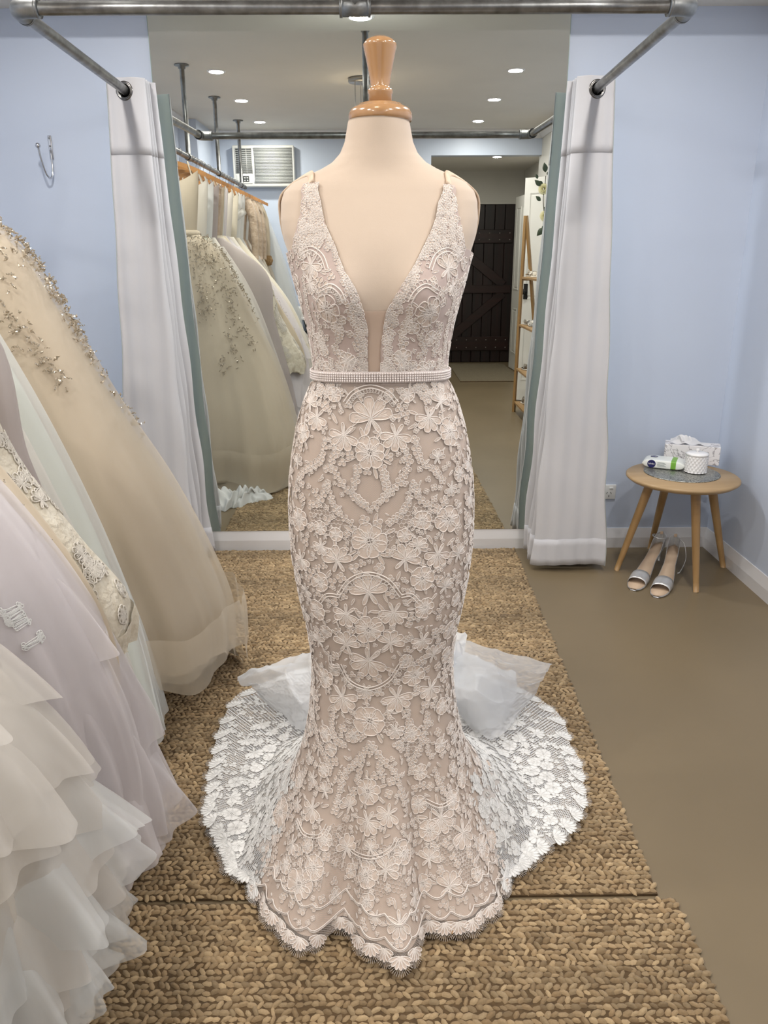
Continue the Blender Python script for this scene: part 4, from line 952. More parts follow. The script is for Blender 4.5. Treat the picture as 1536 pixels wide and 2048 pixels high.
obj('slot', *xf(box((-0.08, -0.014, 0.0818), (0.05, 0.014, 0.0826)), Mx), M_dark, tb, False)
# candle jar with quilted wall
M_cer = mat('jar_white', srgb(236, 235, 235), rough=0.25, coat=0.4)
jp = tpt(1396, 948); JX, JY = jp[0], jp[1]+0.031
jar = thing('candle_jar', (JX, JY, ZT), 'white quilted candle jar with knobbed lid on the glitter mat', 'candle jar')
nz, na = 26, 96; a = np.arange(na)*2*PI/na; zz = np.linspace(0, 1, nz)
A_, Z_ = np.meshgrid(a, zz, indexing='xy')
q = np.abs(np.sin(A_*9 + Z_*PI*3.5))*np.abs(np.sin(A_*9 - Z_*PI*3.5))
Rr = 0.0432 + 0.0042*q; 
V = np.stack([JX+Rr*np.cos(A_), JY+Rr*np.sin(A_), ZT+0.004+0.074*Z_], -1).reshape(-1, 3)
obj('jar_body', V, [grid_faces(nz, na, False, True), np.arange(na)[None, ::-1]], M_cer, jar)
zl = ZT+0.078
lid = obj('lid', *lathe([(0.0, zl+0.012), (0.03, zl+0.011), (0.043, zl+0.008), (0.0465, zl+0.004), (0.0465, zl-0.001), (0, zl-0.001)], 40, (JX, JY, 0)), M_cer, jar)
obj('lid_knob', *lathe([(0.0, zl+0.027), (0.006, zl+0.026), (0.009, zl+0.021), (0.006, zl+0.016), (0.005, zl+0.011), (0, zl+0.011)], 20, (JX, JY, 0)), M_cer, lid)
# wipes packet
M_pack = mat('wipes_film', srgb(236, 240, 236), rough=0.3, coat=0.3); M_green = mat('wipes_green', srgb(120, 178, 62), rough=0.35); M_navy = mat('wipes_navy', srgb(28, 32, 92), rough=0.35)
wp = tpt(1330, 936); WX, WY = wp[0]+0.002, wp[1]+0.02
wang = -0.46
wpk = thing('wipes_packet', (WX, WY, ZT), 'white and green soft packet of wipes with round navy logo, on the glitter mat', 'wipes packet')
Mx = rotz(wang, (WX, WY, ZT+0.0005))
nu, nv = 26, 24
U, Vv = np.meshgrid(np.linspace(-1, 1, nu), np.arange(nv)*2*PI/nv, indexing='ij')
puff = np.clip((1-np.abs(U)**6), 0.03, 1)**0.6
cx_, cz_ = np.cos(Vv), np.sin(Vv)
Yp = 0.048*np.sign(cx_)*np.abs(cx_)**0.25; Zp = 0.0195*puff*(np.sign(cz_)*np.abs(cz_)**0.32) + 0.0195
Vp = np.stack([U*0.088, Yp*(0.93+0.07*puff), Zp + 0.002*np.sin(U*13)*(1-puff)], -1).reshape(-1, 3)
Ff = grid_faces(nu, nv, False, True); ui = Ff[:, 0]//nv; gr = (ui >= 17) & (ui <= 19)
pk = obj('film_pack', *xf((Vp, [Ff[~gr]]), Mx), M_pack, wpk)
obj('green_band', *xf((Vp, [Ff[gr]]), Mx), M_green, pk)
def text_obj(s, size, M, mt, parent, name='lettering', ext=0.0002):
    c = bpy.data.curves.new('t', 'FONT'); c.body = s; c.size = size; c.align_x = 'CENTER'; c.align_y = 'CENTER'; c.extrude = ext
    o = bpy.data.objects.new('t', c); COL.objects.link(o); dg = bpy.context.evaluated_depsgraph_get()
    me = bpy.data.meshes.new_from_object(o.evaluated_get(dg)); bpy.data.objects.remove(o)
    V = np.array([v.co[:] for v in me.vertices]); D = {}
    for p in me.polygons: D.setdefault(len(p.vertices), []).append(list(p.vertices))
    return obj(name, *xf((V, [np.array(v) for v in D.values()]), M), mt, parent, False)
M_wht = mat('print_white', srgb(245, 245, 245), rough=0.4); M_grey = mat('print_grey', srgb(150, 160, 160), rough=0.5)
aa = np.arange(24)*2*PI/24
def disc(r, M, mt, parent, nm): return obj(nm, *xf((np.stack([r*np.cos(aa), r*np.sin(aa), 0*aa], -1), [np.arange(24)[None]]), M), mt, parent, False)
Mfront = Mx @ Matrix.Translation((-0.048, -0.0483, 0.02)) @ Matrix.Rotation(PI/2, 4, 'X')
disc(0.0175, Mfront, M_navy, wpk, 'logo_disc'); text_obj('NIVEA', 0.0095, Mfront @ Matrix.Translation((0, 0, 0.0006)), M_wht, wpk)
Mtop = Mx @ Matrix.Translation((-0.045, 0.012, 0.0398)); disc(0.016, Mtop, M_navy, wpk, 'logo_disc'); text_obj('NIVEA', 0.0085, Mtop @ Matrix.Translation((0, 0, 0.0006)), M_wht, wpk)
for k in range(4):   # rows of small print on the front edge
    obj('small_print', *xf(box((-0.024, -0.0487, 0.012+k*0.005), (0.012-0.006*(k % 2), -0.0479, 0.0138+k*0.005)), Mx), M_grey, wpk, False)

# ------------------------------------------------------------------ silver sandals
M_sil = mat('sandal_silver', srgb(216, 216, 216), srgb(204, 204, 204), scale=120, rough=0.3, metal=0.55)
M_ins = mat('sandal_insole', srgb(206, 182, 156), srgb(196, 170, 144), scale=20, rough=0.5)
def sandal(toe, heel, foot, label, loose):
    toe = np.array(toe); heel = np.array(heel); ax = heel-toe; Lh = np.linalg.norm(ax[:2]); d = np.array([ax[0], ax[1], 0])/Lh; sd = np.array([-d[1], d[0], 0])
    t = thing('sandal', (*((toe+heel)/2)[:2], 0), label, 'shoe', 'pair of silver sandals')
    H = 0.085
    s = np.linspace(0, 1, 30); w_ = np.interp(s, [0, 0.04, 0.12, 0.28, 0.42, 0.62, 0.8, 0.93, 1], [0.012, 0.027, 0.037, 0.040, 0.034, 0.025, 0.026, 0.024, 0.010])
    z = np.interp(s, [0, 0.25, 0.36, 0.5, 0.7, 0.85, 1], [0.010, 0.008, 0.014, 0.034, 0.068, 0.083, 0.086]); z = np.convolve(np.pad(z, 2, 'edge'), np.ones(5)/5, 'valid')
    cen = toe + d*(s*Lh)[:, None] + sd*(0.006*np.sin(s*PI*1.3)*foot)[:, None]
    def slab(top, bot, ww):
        G = np.stack([cen + sd*(-ww)[:, None] + [0, 0, 1]*(z+bot)[:, None], cen + sd*(ww)[:, None] + [0, 0, 1]*(z+bot)[:, None], cen + sd*(ww)[:, None] + [0, 0, 1]*(z+top)[:, None], cen + sd*(-ww)[:, None] + [0, 0, 1]*(z+top)[:, None]], 1)
        return G.reshape(-1, 3), [grid_faces(30, 4, False, True), np.array([[3, 2, 1, 0], [116, 117, 118, 119]])]
    sole = obj('sole', *slab(np.zeros(30), np.full(30, -0.0075), w_), M_sil, t)
    obj('insole', *slab(np.full(30, 0.0018), np.full(30, -0.001), w_*0.93), M_ins, t)
    hp = cen[27]; hz = z[27]-0.006
    obj('stiletto_heel', *tube(np.array([hp+(0, 0, hz), hp+d*0.006+(0, 0, hz*0.75), hp+d*0.008+(0, 0, hz*0.4), hp+d*0.008+(0, 0, 0.0)]), [0.017, 0.010, 0.006, 0.005], 12), M_sil, t)
    def arch(i0, i1, h, nm, tilt=0.0):
        aa = np.linspace(0, PI, 18); R = []
        for f in np.linspace(0, 1, 5):
            i = i0+(i1-i0)*f; k = int(i); fr = i-k; c = cen[k]*(1-fr)+cen[k+1]*fr; zz = z[k]*(1-fr)+z[k+1]*fr; ww = w_[k]*(1-fr)+w_[k+1]*fr
            R.append(c + sd*(np.cos(aa)*(ww+0.001))[:, None] + np.array([0, 0, 1])*(zz-0.003+np.sin(aa)**0.7*(h+tilt*f))[:, None])
        o = obj(nm, np.array(R).reshape(-1, 3), [grid_faces(5, 18)], M_sil, t); md = o.modifiers.new('t', 'SOLIDIFY'); md.thickness = 0.0018; md.offset = 0
    arch(4.2, 9.2, 0.032, 'toe_strap', 0.006)
    # heel cup
    G = []
    for f in np.linspace(0, 1, 7):
        row = []
        for a in np.linspace(-1, 1, 17):
            i = 29 - abs(a)*8*(1-0.35*f); k = min(28, int(i)); fr = i-k
            c = cen[k]*(1-fr)+cen[k+1]*fr; ww = w_[k]*(1-fr)+w_[k+1]*fr; zz = z[k]*(1-fr)+z[k+1]*fr
            row.append(c + sd*(np.sign(a)*ww*min(1, abs(a)*3)) + d*0.004*f + np.array([0, 0, zz-0.004+f*(0.058-0.028*abs(a)**1.5)]))
        G.append(row)
    hc = obj('heel_cup', np.array(G).reshape(-1, 3), [grid_faces(7, 17)], M_sil, t); md = hc.modifiers.new('t', 'SOLIDIFY'); md.thickness = 0.002; md.offset = 1
    hb = cen[26]; zt = z[26]+0.05
    if loose: P3 = smoothpath([hb+sd*0.022*loose+(0, 0, zt-0.004), hb+sd*0.045*loose-d*0.015+(0, 0, zt-0.02), hb+sd*0.062*loose-d*0.05+(0, 0, 0.06), hb+sd*0.05*loose-d*0.09+(0, 0, 0.012), hb+sd*0.04*loose-d*0.10+(0, 0, 0.004)], 24)
    else: P3 = smoothpath([hb+sd*0.024+(0, 0, zt), hb+sd*0.028-d*0.03+(0, 0, zt+0.004), hb-d*0.055+(0, 0, zt+0.002), hb-sd*0.028-d*0.03+(0, 0, zt-0.004), hb-sd*0.024+(0, 0, zt-0.006)], 26)
    T = np.gradient(P3, axis=0); G = np.stack([P3 + [0, 0, 0.003], P3 - [0, 0, 0.003]], 1)
    o = obj('ankle_strap', np.maximum(G, [-9, -9, 0.001]).reshape(-1, 3), [grid_faces(len(P3), 2)], M_sil, t); md = o.modifiers.new('t', 'SOLIDIFY'); md.thickness = 0.0015; md.offset = 0
    obj('heel_tag', *box(cen[27]+d*0.004+(-0.007, -0.002, z[27]+0.048), cen[27]+d*0.004+(0.007, 0.002, z[27]+0.062), 0.0015), M_ins, t)
sandal(floor_pt(1266, 1182), floor_pt(1318, 1118), 1, 'silver high heel sandal with closed ankle strap, under the side table', 0)
sandal(floor_pt(1312, 1196), floor_pt(1348, 1124), -1, 'silver high heel sandal with its ankle strap hanging loose, beside its pair', -1)

# ------------------------------------------------------------------ beyond the camera: air conditioner, hall doors, shelf
ac = thing('air_conditioner', (-1.07, YF, 2.0), 'white window air conditioner with slatted grilles high on the blue wall', 'air conditioner')
M_ac = mat('ac_plastic', srgb(226, 226, 222), rough=0.4); M_acd = mat('ac_grille_dark', srgb(48, 50, 52), rough=0.6); M_acg = mat('ac_slat', srgb(205, 207, 205), rough=0.45)
ax0, ax1, az0, az1, ay = -1.365, -0.78, 2.0, 2.365, YF
def rbox(nm, x0, x1, z0, z1, y0, y1, m_, par, b=0.004): return obj(nm, *box((x0, ay+y0, z0), (x1, ay+y1, z1), b), m_, par)
mb = MB()
for a_ in ((ax0, ax1, az1-0.02, az1), (ax0, ax1, az0, az0+0.035), (ax0, ax0+0.03, az0+0.035, az1-0.02), (ax1-0.02, ax1, az0+0.035, az1-0.02)): pass
rbox('case', ax0, ax1, az0, az1, 0, 0.10, M_ac, ac, 0.01)
rbox('intake_recess', ax0+0.03, ax0+0.185, az0+0.12, az1-0.025, 0.099, 0.1015, M_acd, ac, 0)
for k in range(13): rbox('louvre', ax0+0.03, ax0+0.185, az0+0.127+k*0.0172, az0+0.134+k*0.0172, 0.1, 0.108, M_acg, ac, 0)
for k in range(4): rbox('louvre_divider', ax0+0.03+0.155*k/3-0.002, ax0+0.03+0.155*k/3+0.002, az0+0.12, az1-0.025, 0.1, 0.109, M_acg, ac, 0)
rbox('front_grille_panel', ax0+0.205, ax1-0.02, az0+0.035, az1-0.022, 0.099, 0.104, mat('ac_grille_back', srgb(150, 152, 150), rough=0.6), ac, 0)
for k in range(24): rbox('front_slat', ax0+0.20+0.02*math.sin(PI*k/23), ax1-0.02, az0+0.038+k*0.0128, az0+0.045+k*0.0128, 0.1, 0.110, M_acg, ac, 0)
pnl = rbox('control_panel', ax0+0.035, ax0+0.18, az0+0.03, az0+0.105, 0.1, 0.106, M_ac, ac, 0.002)
rbox('display', ax0+0.07, ax0+0.15, az0+0.045, az0+0.095, 0.105, 0.1075, M_acd, pnl, 0)
for k in range(6): rbox('button', ax0+0.074+(k % 3)*0.026, ax0+0.090+(k % 3)*0.026, az0+0.05+(k//3)*0.022, az0+0.062+(k//3)*0.022, 0.107, 0.1095, M_acg, pnl, 0)

M_door = mat('door_white', srgb(226, 225, 220), srgb(220, 219, 214), scale=3, rough=0.35)
def panel_door(name, hinge, free, label, knob=True, h=2.02):
    hinge = np.array(hinge, float); free = np.array(free, float); v = free-hinge; Lw = np.linalg.norm(v); a = math.atan2(v[1], v[0])
    t = thing(name, (hinge[0], hinge[1], 0.008), label, 'door'); Mx = rotz(a, (hinge[0], hinge[1], 0.008))
    obj('leaf', *xf(box((0, -0.018, 0), (Lw, 0.018, h), 0.002, 1), Mx), M_door, t, False)
    cw = (Lw-0.30)/2 if Lw > 0.4 else Lw-0.10; cols = (0.10, 0.20+cw) if Lw > 0.4 else (0.05,)
    for z0, z1 in ((0.20, 0.72), (0.94, 1.50), (1.60, 1.90)) if h > 2.03 else ((0.20, 0.74), (0.96, 1.90)):
        for x0 in cols:
            for sy in (-1, 1):
                y0, y1 = (0.018, 0.0225) if sy > 0 else (-0.0225, -0.018)
                mb = MB()
                for b_ in ((x0, x0+cw, z0, z0+0.014), (x0, x0+cw, z1-0.014, z1), (x0, x0+0.014, z0+0.014, z1-0.014), (x0+cw-0.014, x0+cw, z0+0.014, z1-0.014)): mb.add(*xf(box((b_[0], y0, b_[2]), (b_[1], y1, b_[3])), Mx))
                fr = mb.build('panel_moulding', M_door, t, False)
                obj('raised_panel', *xf(box((x0+0.03, y0, z0+0.032), (x0+cw-0.03, y1, z1-0.032), 0.002, 1), Mx), M_door, fr, False)
    if knob:
        for sy in (-1, 1):
            k = obj('knob_plate', *xf(box((Lw-0.085, min(sy*0.018, sy*0.024), 0.96), (Lw-0.04, max(sy*0.018, sy*0.024), 1.10), 0.001, 1), Mx), M_dark, t, False)
            obj('knob', *xf(lathe([(0.0, 0.0), (0.010, 0.0), (0.010, 0.025), (0.024, 0.035), (0.026, 0.048), (0.016, 0.06), (0.0, 0.062)], 20), Mx @ Matrix.Translation((Lw-0.0625, sy*0.024, 1.03)) @ Matrix.Rotation(-sy*PI/2, 4, 'X')), M_dark, k)
    return t
panel_door('panel_door', (1.582, -3.90), (1.365, -4.085), 'narrow white bifold door leaf with black knob, standing open behind the ladder shelf')
panel_door('panel_door', (1.740, -5.74), (1.695, -6.46), 'white panelled door folded back in the hallway next to the dark plank door', knob=False)
# dark plank door
M_plank = mat('plank_dark', srgb(36, 15, 12), srgb(19, 9, 8), scale=10, rough=0.45, stretch=(2, 2, 0.15), bump=0.08)
M_plank2 = mat('ledge_dark', srgb(44, 18, 14), srgb(24, 11, 9), scale=10, rough=0.45, stretch=(0.2, 2, 2), bump=0.08)
M_stud = mat('stud_steel', srgb(170, 165, 160), rough=0.4, metal=0.9)
pd = thing('plank_door', (1.315, HY+0.01, 0.004), 'dark red brown plank door with ledges, diagonal braces and studs at the hallway end', 'door')
dx0, dx1 = 0.86, 1.77; npk = 7
for k in range(npk):
    w0 = dx0 + (dx1-dx0)*k/npk
    obj('plank', *box((w0+0.0025, HY-0.035, 0.006), (w0+(dx1-dx0)/npk-0.0025, HY-0.002, 1.98), 0.004, 1), M_plank, pd, False)
for z0, z1 in ((0.16, 0.34), (1.52, 1.68), (0.90, 1.0)): obj('ledge', *box((dx0+0.03, HY-0.001, z0), (dx1-0.03, HY+0.022, z1), 0.003, 1), M_plank2, pd, False)
for za, zb in ((0.34, 0.90), (1.0, 1.52)):
    v = np.array([dx1-0.12-(dx0+0.12), zb-za]); L_ = np.linalg.norm(v); a = math.atan2(v[1], v[0])
    obj('brace', *xf(box((0, -0.001, -0.055), (L_, 0.020, 0.055), 0.003, 1), Matrix.Translation(((dx0+0.12) if za < 0.5 else dx1-0.12, HY, za)) @ Matrix.Rotation(-a if za < 0.5 else -(PI-a), 4, 'Y')), M_plank2, pd, False)
for z in (0.20, 0.30, 1.56, 1.64):
    for k in range(npk): obj('stud', *lathe([(0, 0.028), (0.006, 0.026), (0.009, 0.021)], 8, (dx0+(k+0.5)*(dx1-dx0)/npk, HY, z), 'y'), M_stud, pd) if False else obj('stud', *xf(lathe([(0.009, 0.0), (0.006, 0.005), (0.0005, 0.007)], 8), Matrix.Translation((dx0+(k+0.5)*(dx1-dx0)/npk, HY+0.021, z)) @ Matrix.Rotation(-PI/2, 4, 'X')), M_stud, pd)
struct('door_1', *box((0.842, HY-0.09, 0), (1.788, HY-0.04, 1.985)), M_dark)
M_matt = mat('hall_mat_fibre', srgb(128, 118, 98), srgb(108, 98, 80), scale=90, rough=0.95, bump=0.4, bscale=220)
hm = thing('door_mat', (1.28, -6.05, 0), 'flat woven brown mat in front of the dark plank door', 'door mat')
obj('mat_weave', *box((0.94, -6.80, 0.0), (1.66, -5.28, 0.007), 0.002, 1), M_matt, hm, False)
obj('mat_border', *box((0.935, -5.285, 0.0), (1.665, -5.262, 0.0075), 0.002, 1), M_jback, hm, False)
# ladder shelf
M_lad = wood('ladder_pine', srgb(166, 132, 86), srgb(140, 108, 66), rough=0.5, coat=0.05)
ls = thing('ladder_shelf', (1.35, -2.99, 0), 'narrow pine ladder shelf with four shelves by the open white door', 'shelf')
LY0, LY1 = -3.48, -2.50
def ladx(z): return 1.243 + 0.022*z/1.68
def radx(z): return 1.49 - (1.49-1.272)*z/1.68
for y in (LY0, LY1):
    for f in (ladx, radx): obj('leg', *tube([(f(z), y, z) for z in (0.0, 0.8, 1.68)], 0.0165, 4), M_lad, ls, False)
SH = (0.10, 0.40, 0.785, 1.185)
for z in SH:
    obj('shelf_board', *box((ladx(z)-0.005, LY0+0.012, z-0.018), (radx(z)+0.005, LY1-0.012, z), 0.002, 1), M_lad, ls, False)
    for y in (LY0, LY1): obj('cross_bar', *box((ladx(z), y-0.011, z-0.032), (radx(z), y+0.011, z-0.006), 0.002, 1), M_lad, ls, False)
# things on the shelves
M_pf = mat('hairpiece_ivory', srgb(222, 214, 200), srgb(206, 198, 186), scale=60, rough=0.6)
M_pfs = mat('beaded_silver', srgb(196, 192, 184), srgb(168, 162, 152), scale=90, rough=0.35, metal=0.4)
rs2 = np.random.default_rng(5)
def heap(name, c, sx, sy, h, n, m_, label, cat):
    t = thing(name, (c[0], c[1], c[2]), label, cat)
    obj('band', *xf(torus((0, 0, 0.006), min(sx, sy)*0.9, 0.0055), Matrix.Translation(c) @ Matrix.Diagonal((sx/min(sx, sy), sy/min(sx, sy), 1, 1))), m_, t)
    for k in range(n):
        a = rs2.uniform(0, 2*PI); q = rs2.uniform(0.2, 1)**0.5; p = np.array(c)+(sx*q*math.cos(a), sy*q*math.sin(a), 0.012+h*rs2.uniform(0, 1)*(1-0.5*q))
        S, Fi = flower(rs2.uniform(0.016, 0.028), 5, rs2); mb = MB()
        nrm = rs2.normal(0, 1, 3); nrm /= np.linalg.norm(nrm); u = np.cross(nrm, [0.3, 0.2, 1]); u /= np.linalg.norm(u); v = np.cross(nrm, u)
        for P_ in Fi: 
            kk = len(P_); C = p + P_[:, :1]*u + P_[:, 1:]*v + nrm*(np.linalg.norm(P_, axis=1)**2*9)[:, None]; mb.add(np.vstack([C, C.mean(0)]), np.array([[i, (i+1) % kk, kk] for i in range(kk)]))
        mb.build('petal_cluster', m_, t)
heap('floral_headpiece', (1.335, -3.40, SH[3]), 0.055, 0.06, 0.05, 16, M_pf, 'ivory floral headpiece on the top shelf of the ladder', 'headpiece')
heap('floral_headpiece', (1.335, -3.20, SH[3]), 0.055, 0.07, 0.04, 14, M_pf, 'second ivory floral headpiece further along the top ladder shelf', 'headpiece')
heap('beaded_headband', (1.345, -3.38, SH[2]), 0.07, 0.07, 0.03, 14, M_pfs, 'silver beaded headband on the second shelf of the ladder', 'headband')
heap('beaded_headband', (1.36, -3.20, SH[2]), 0.08, 0.07, 0.05, 14, M_pfs, 'silver beaded headband beside the other on the second shelf', 'headband')
heap('beaded_comb', (1.345, -3.36, SH[1]), 0.075, 0.08, 0.03, 14, M_pfs, 'pale beaded hair comb on the third shelf of the ladder', 'hair comb')
heap('lace_garter', (1.365, -3.36, SH[0]), 0.09, 0.085, 0.05, 18, M_pf, 'ivory lace garter heap on the lowest ladder shelf', 'garter')
vz = SH[0]+0.001
tag(obj('bottle_vase', *lathe([(0.0, vz), (0.045, vz), (0.055, vz+0.03), (0.05, vz+0.07), (0.025, vz+0.13), (0.018, vz+0.18), (0.020, vz+0.20), (0.016, vz+0.20), (0.012, vz+0.15)], 28, (1.335, -3.20, 0)), mat('vase_cream', srgb(205, 198, 184), rough=0.5)), 'cream slim necked vase on the lowest ladder shelf', 'vase')
# rose stems in a glass vase
M_leafd = mat('rose_leaf', srgb(52, 66, 40), srgb(38, 52, 30), scale=20, rough=0.45); M_rose = mat('rose_cream', srgb(238, 234, 200), srgb(226, 220, 180), scale=20, rough=0.7, transl=0.2)
M_stem = mat('rose_stem', srgb(58, 52, 36), rough=0.7)
VX, VY = 1.40, -2.93
vs_ = thing('flower_vase', (1.365, -2.90, SH[3]), 'small glass vase on the top ladder shelf holding white roses', 'vase')
M_gl = mat('vase_glass', srgb(210, 220, 218), rough=0.05, spec=0.7, alpha=0.35)
obj('vase_body', *lathe([(0.0, SH[3]+0.001), (0.028, SH[3]+0.001), (0.032, SH[3]+0.06), (0.024, SH[3]+0.12), (0.028, SH[3]+0.14)], 24, (1.365, -2.90, 0)), M_gl, vs_)
def refl_pt(px, py, r):
    """a point seen in the mirror at reflected distance r from the camera"""
    d = raydir(px, py); k = r/d[1]; q = CAM + d*k; return np.array([q[0], -q[1], q[2]])
def rose_stem(pts, roses, leaves, label):
    base = np.array([1.365, -3.04, SH[3]+0.01]); P3 = smoothpath([base, base+(0, 0, 0.13)] + list(pts), 40)
    t = thing('rose_stem', tuple(base), label, 'flower', 'white roses in the ladder shelf vase')
    obj('stem', *tube(P3, 0.003, 6), M_stem, t)
    for p in roses:
        mb = MB()
        for ring, (n, rr, hh, op) in enumerate(((4, 0.016, 0.03, 0.1), (5, 0.026, 0.028, 0.35), (6, 0.036, 0.022, 0.7), (7, 0.043, 0.012, 1.0))):
            for k in range(n):
                a = k*2*PI/n + ring*0.5; u_, v_ = np.meshgrid(np.linspace(-0.6, 0.6, 5), np.linspace(0, 1, 5), indexing='ij')
                R_ = rr*(0.25+0.75*v_**0.6)*(1+0.0*u_); Z_ = hh*(v_**(1.2)) - 0.012*op*v_**2
                mb.add(np.stack([p[0]+R_*np.cos(a+u_*2.2/n*2.4), p[1]-0.008+Z_, p[2]+R_*np.sin(a+u_*2.2/n*2.4)], -1).reshape(-1, 3), grid_faces(5, 5))
        mb.build('rose', M_rose, t)
    for (p, q) in leaves:
        p = np.array(p); q = np.array(q); v = q-p; L_ = np.linalg.norm(v); v = v/L_; s = np.cross(v, [0.1, 0.9, 0.2]); s /= np.linalg.norm(s); nn = np.cross(s, v)
        u_, w_ = np.meshgrid(np.linspace(0, 1, 8), np.linspace(-1, 1, 5), indexing='ij'); hw = 0.30*L_*np.sin(PI*u_**0.8)
        G = p + v*(u_*L_)[..., None] + s*(w_*hw)[..., None] + nn*(0.05*L_*np.sin(PI*u_) - 0.12*L_*w_**2*0.5)[..., None]
        obj('leaf', G.reshape(-1, 3), [grid_faces(8, 5)], M_leafd, t)
RR = 6.50
rp = lambda x, y: refl_pt(x-9, y, RR)
rose_stem([rp(1104, 480), rp(1095, 408), rp(1098, 375), rp(1100, 352)], [rp(1096, 378)], [(rp(1100, 345), rp(1097, 325)), (rp(1090, 372), rp(1078, 360)), (rp(1094, 368), rp(1086, 362)), (rp(1090, 402), rp(1080, 392)), (rp(1084, 358), rp(1080, 348)), (rp(1102, 350), rp(1108, 342))], 'tall white rose stem with dark leaves in the ladder shelf vase')
rose_stem([rp(1106, 490), rp(1098, 432)], [rp(1099, 432)], [(rp(1096, 456), rp(1082, 472)), (rp(1098, 450), rp(1092, 462)), (rp(1096, 414), rp(1104, 424))], 'short white rose stem in the ladder shelf vase')
# white-topped stand by the far wall
st = thing('folding_stand', (-0.62, -4.36, 0), 'white topped stand on splayed grey metal legs behind the gown rail', 'stand')
obj('top_box', *box((-0.80, -4.54, 0.80), (-0.44, -4.2, 0.89), 0.004), M_plast, st)
obj('tray', *box((-0.81, -4.55, 0.775), (-0.43, -4.19, 0.80), 0.003), M_trim, st)
M_gm = mat('stand_grey', srgb(120, 122, 122), rough=0.4, metal=0.6)
for y in (-4.50, -4.24):
    obj('leg', *tube([(-0.72, y, 0.0), (-0.53, y, 0.775)], 0.011, 10), M_gm, st); obj('leg', *tube([(-0.52, y-0.024 if y < -4.4 else y+0.024, 0.0), (-0.71, y-0.024 if y < -4.4 else y+0.024, 0.775)], 0.011, 10), M_gm, st)
tag(obj('dark_recess_box', *box((-0.86, -4.57, 0.0), (-0.40, -4.28, 0.64), 0.01), mat('recess_black', srgb(42, 42, 44), rough=0.6)), 'tall black box standing in for the dark recess under the white topped stand', 'box')  # added black box stands in for the dark recess below the stand
# ------------------------------------------------------------------ gown rail
RX, RZ = -1.21, 1.97
rail = thing('gown_rail', (RX, -2.95, RZ), 'long grey pipe clothes rail hung from the ceiling on three poles', 'clothes rail')
obj('rail_pipe', *tube([(RX, y, RZ) for y in np.linspace(-1.16, -4.20, 12)], 0.0165, 16), M_pipe, rail)
for y in (-1.945, -2.965, -4.0):
    po = obj('drop_pole', *tube([(RX, y, RZ+0.02), (RX, y, CZ-0.002)], 0.0155, 16), M_pipe, rail)
    obj('ceiling_flange', *lathe([(0, CZ-0.0008), (0.045, CZ-0.0008), (0.045, CZ-0.007), (0.024, CZ-0.010), (0.022, CZ-0.024), (0, CZ-0.024)], 28, (RX, y, 0)), M_fit, po)
    obj('tee_joint', *tube([(RX, y-0.035, RZ), (RX, y+0.035, RZ)], 0.0215, 16), M_fit, po)
M_hang = wood('hanger_wood', srgb(190, 140, 88), srgb(168, 118, 68), rough=0.35, coat=0.3, axis='x')
def make_hanger():
    t = thing('clothes_hanger', (0, 0, 0), 'x', 'hanger')
    P3 = smoothpath([(-0.215, 0, -0.155), (-0.12, 0, -0.115), (0, 0, -0.085), (0.12, 0, -0.115), (0.215, 0, -0.155)], 22)
    T, N_, B = frames(P3, False); G = np.stack([P3 + np.array([0, sy*0.007, sz*0.013]) for sy, sz in ((-1, -1), (1, -1), (1, 1), (-1, 1))], 1)
    obj('hanger_bar', G.reshape(-1, 3), [grid_faces(22, 4, False, True), np.array([[3, 2, 1, 0], [84, 85, 86, 87]])], M_hang, t, False)
    a = np.linspace(-0.4*PI, PI*1.02, 16)
    hk = np.concatenate([[(0, 0, -0.075), (0, 0, -0.045)], np.stack([0.021*np.cos(a[::1]), 0*a, 0.021*np.sin(a)], -1)])
    obj('hook', *tube(smoothpath(hk, 40), 0.002, 8), M_chrome, t)
    return t
hang0 = make_hanger(); hang_used = [False]
def hanger(y, label, tilt=0.0):
    t = hang0 if not hang_used[0] else copy_tree(hang0); hang_used[0] = True
    t.location = (RX, y, RZ); t.rotation_euler = (0, 0, tilt); t['label'] = label; t['group'] = 'hangers on the gown rail'
    return t

# ------------------------------------------------------------------ hanging gowns
def cloth(name, c1, c2, alpha=1.0, rough=0.7, transl=0.15, bump=0.55, bscale=16, scale=5, stretch=(1, 1, 0.16)): return mat(name, srgb(*c1), srgb(*c2), scale=scale, rough=rough, sheen=0.25, alpha=alpha, transl=transl, bump=bump, bscale=bscale, stretch=stretch)
C_champ = cloth('gown_champagne', (208, 194, 172), (200, 186, 164)); C_champt = cloth('gown_champagne_tulle', (222, 210, 190), (214, 201, 180), alpha=0.42)
C_lil = cloth('gown_lilac_organza', (229, 224, 226), (221, 215, 218), transl=0.2); C_lilt = cloth('gown_lilac_tulle', (233, 228, 230), (225, 220, 223), alpha=0.5)
C_ivo = cloth('gown_ivory', (226, 221, 212), (219, 213, 203), transl=0.2); C_ivot = cloth('gown_ivory_tulle', (230, 226, 220), (224, 219, 212), alpha=0.45)
C_sat = cloth('gown_satin', (232, 225, 208), (226, 218, 200), rough=0.4)
C_blush = cloth('gown_blush_lace', (214, 196, 176), (190, 168, 146), bump=0.5, bscale=70, scale=40, stretch=(1, 1, 1)); C_mauve = cloth('gown_mauve_sheer', (198, 188, 186), (188, 178, 176), alpha=0.75)
C_white = cloth('gown_white', (232, 232, 230), (224, 225, 224)); C_whitet = cloth('gown_white_tulle', (234, 236, 236), (226, 229, 229), alpha=0.45)
C_sage = cloth('gown_pale_sage', (214, 218, 204), (205, 210, 194))
M_bead = mat('crystal_bead', srgb(214, 204, 186), srgb(168, 156, 138), scale=300, rough=0.18, metal=0.6)
M_bead2 = mat('pearl_bead', srgb(236, 232, 232), rough=0.3)
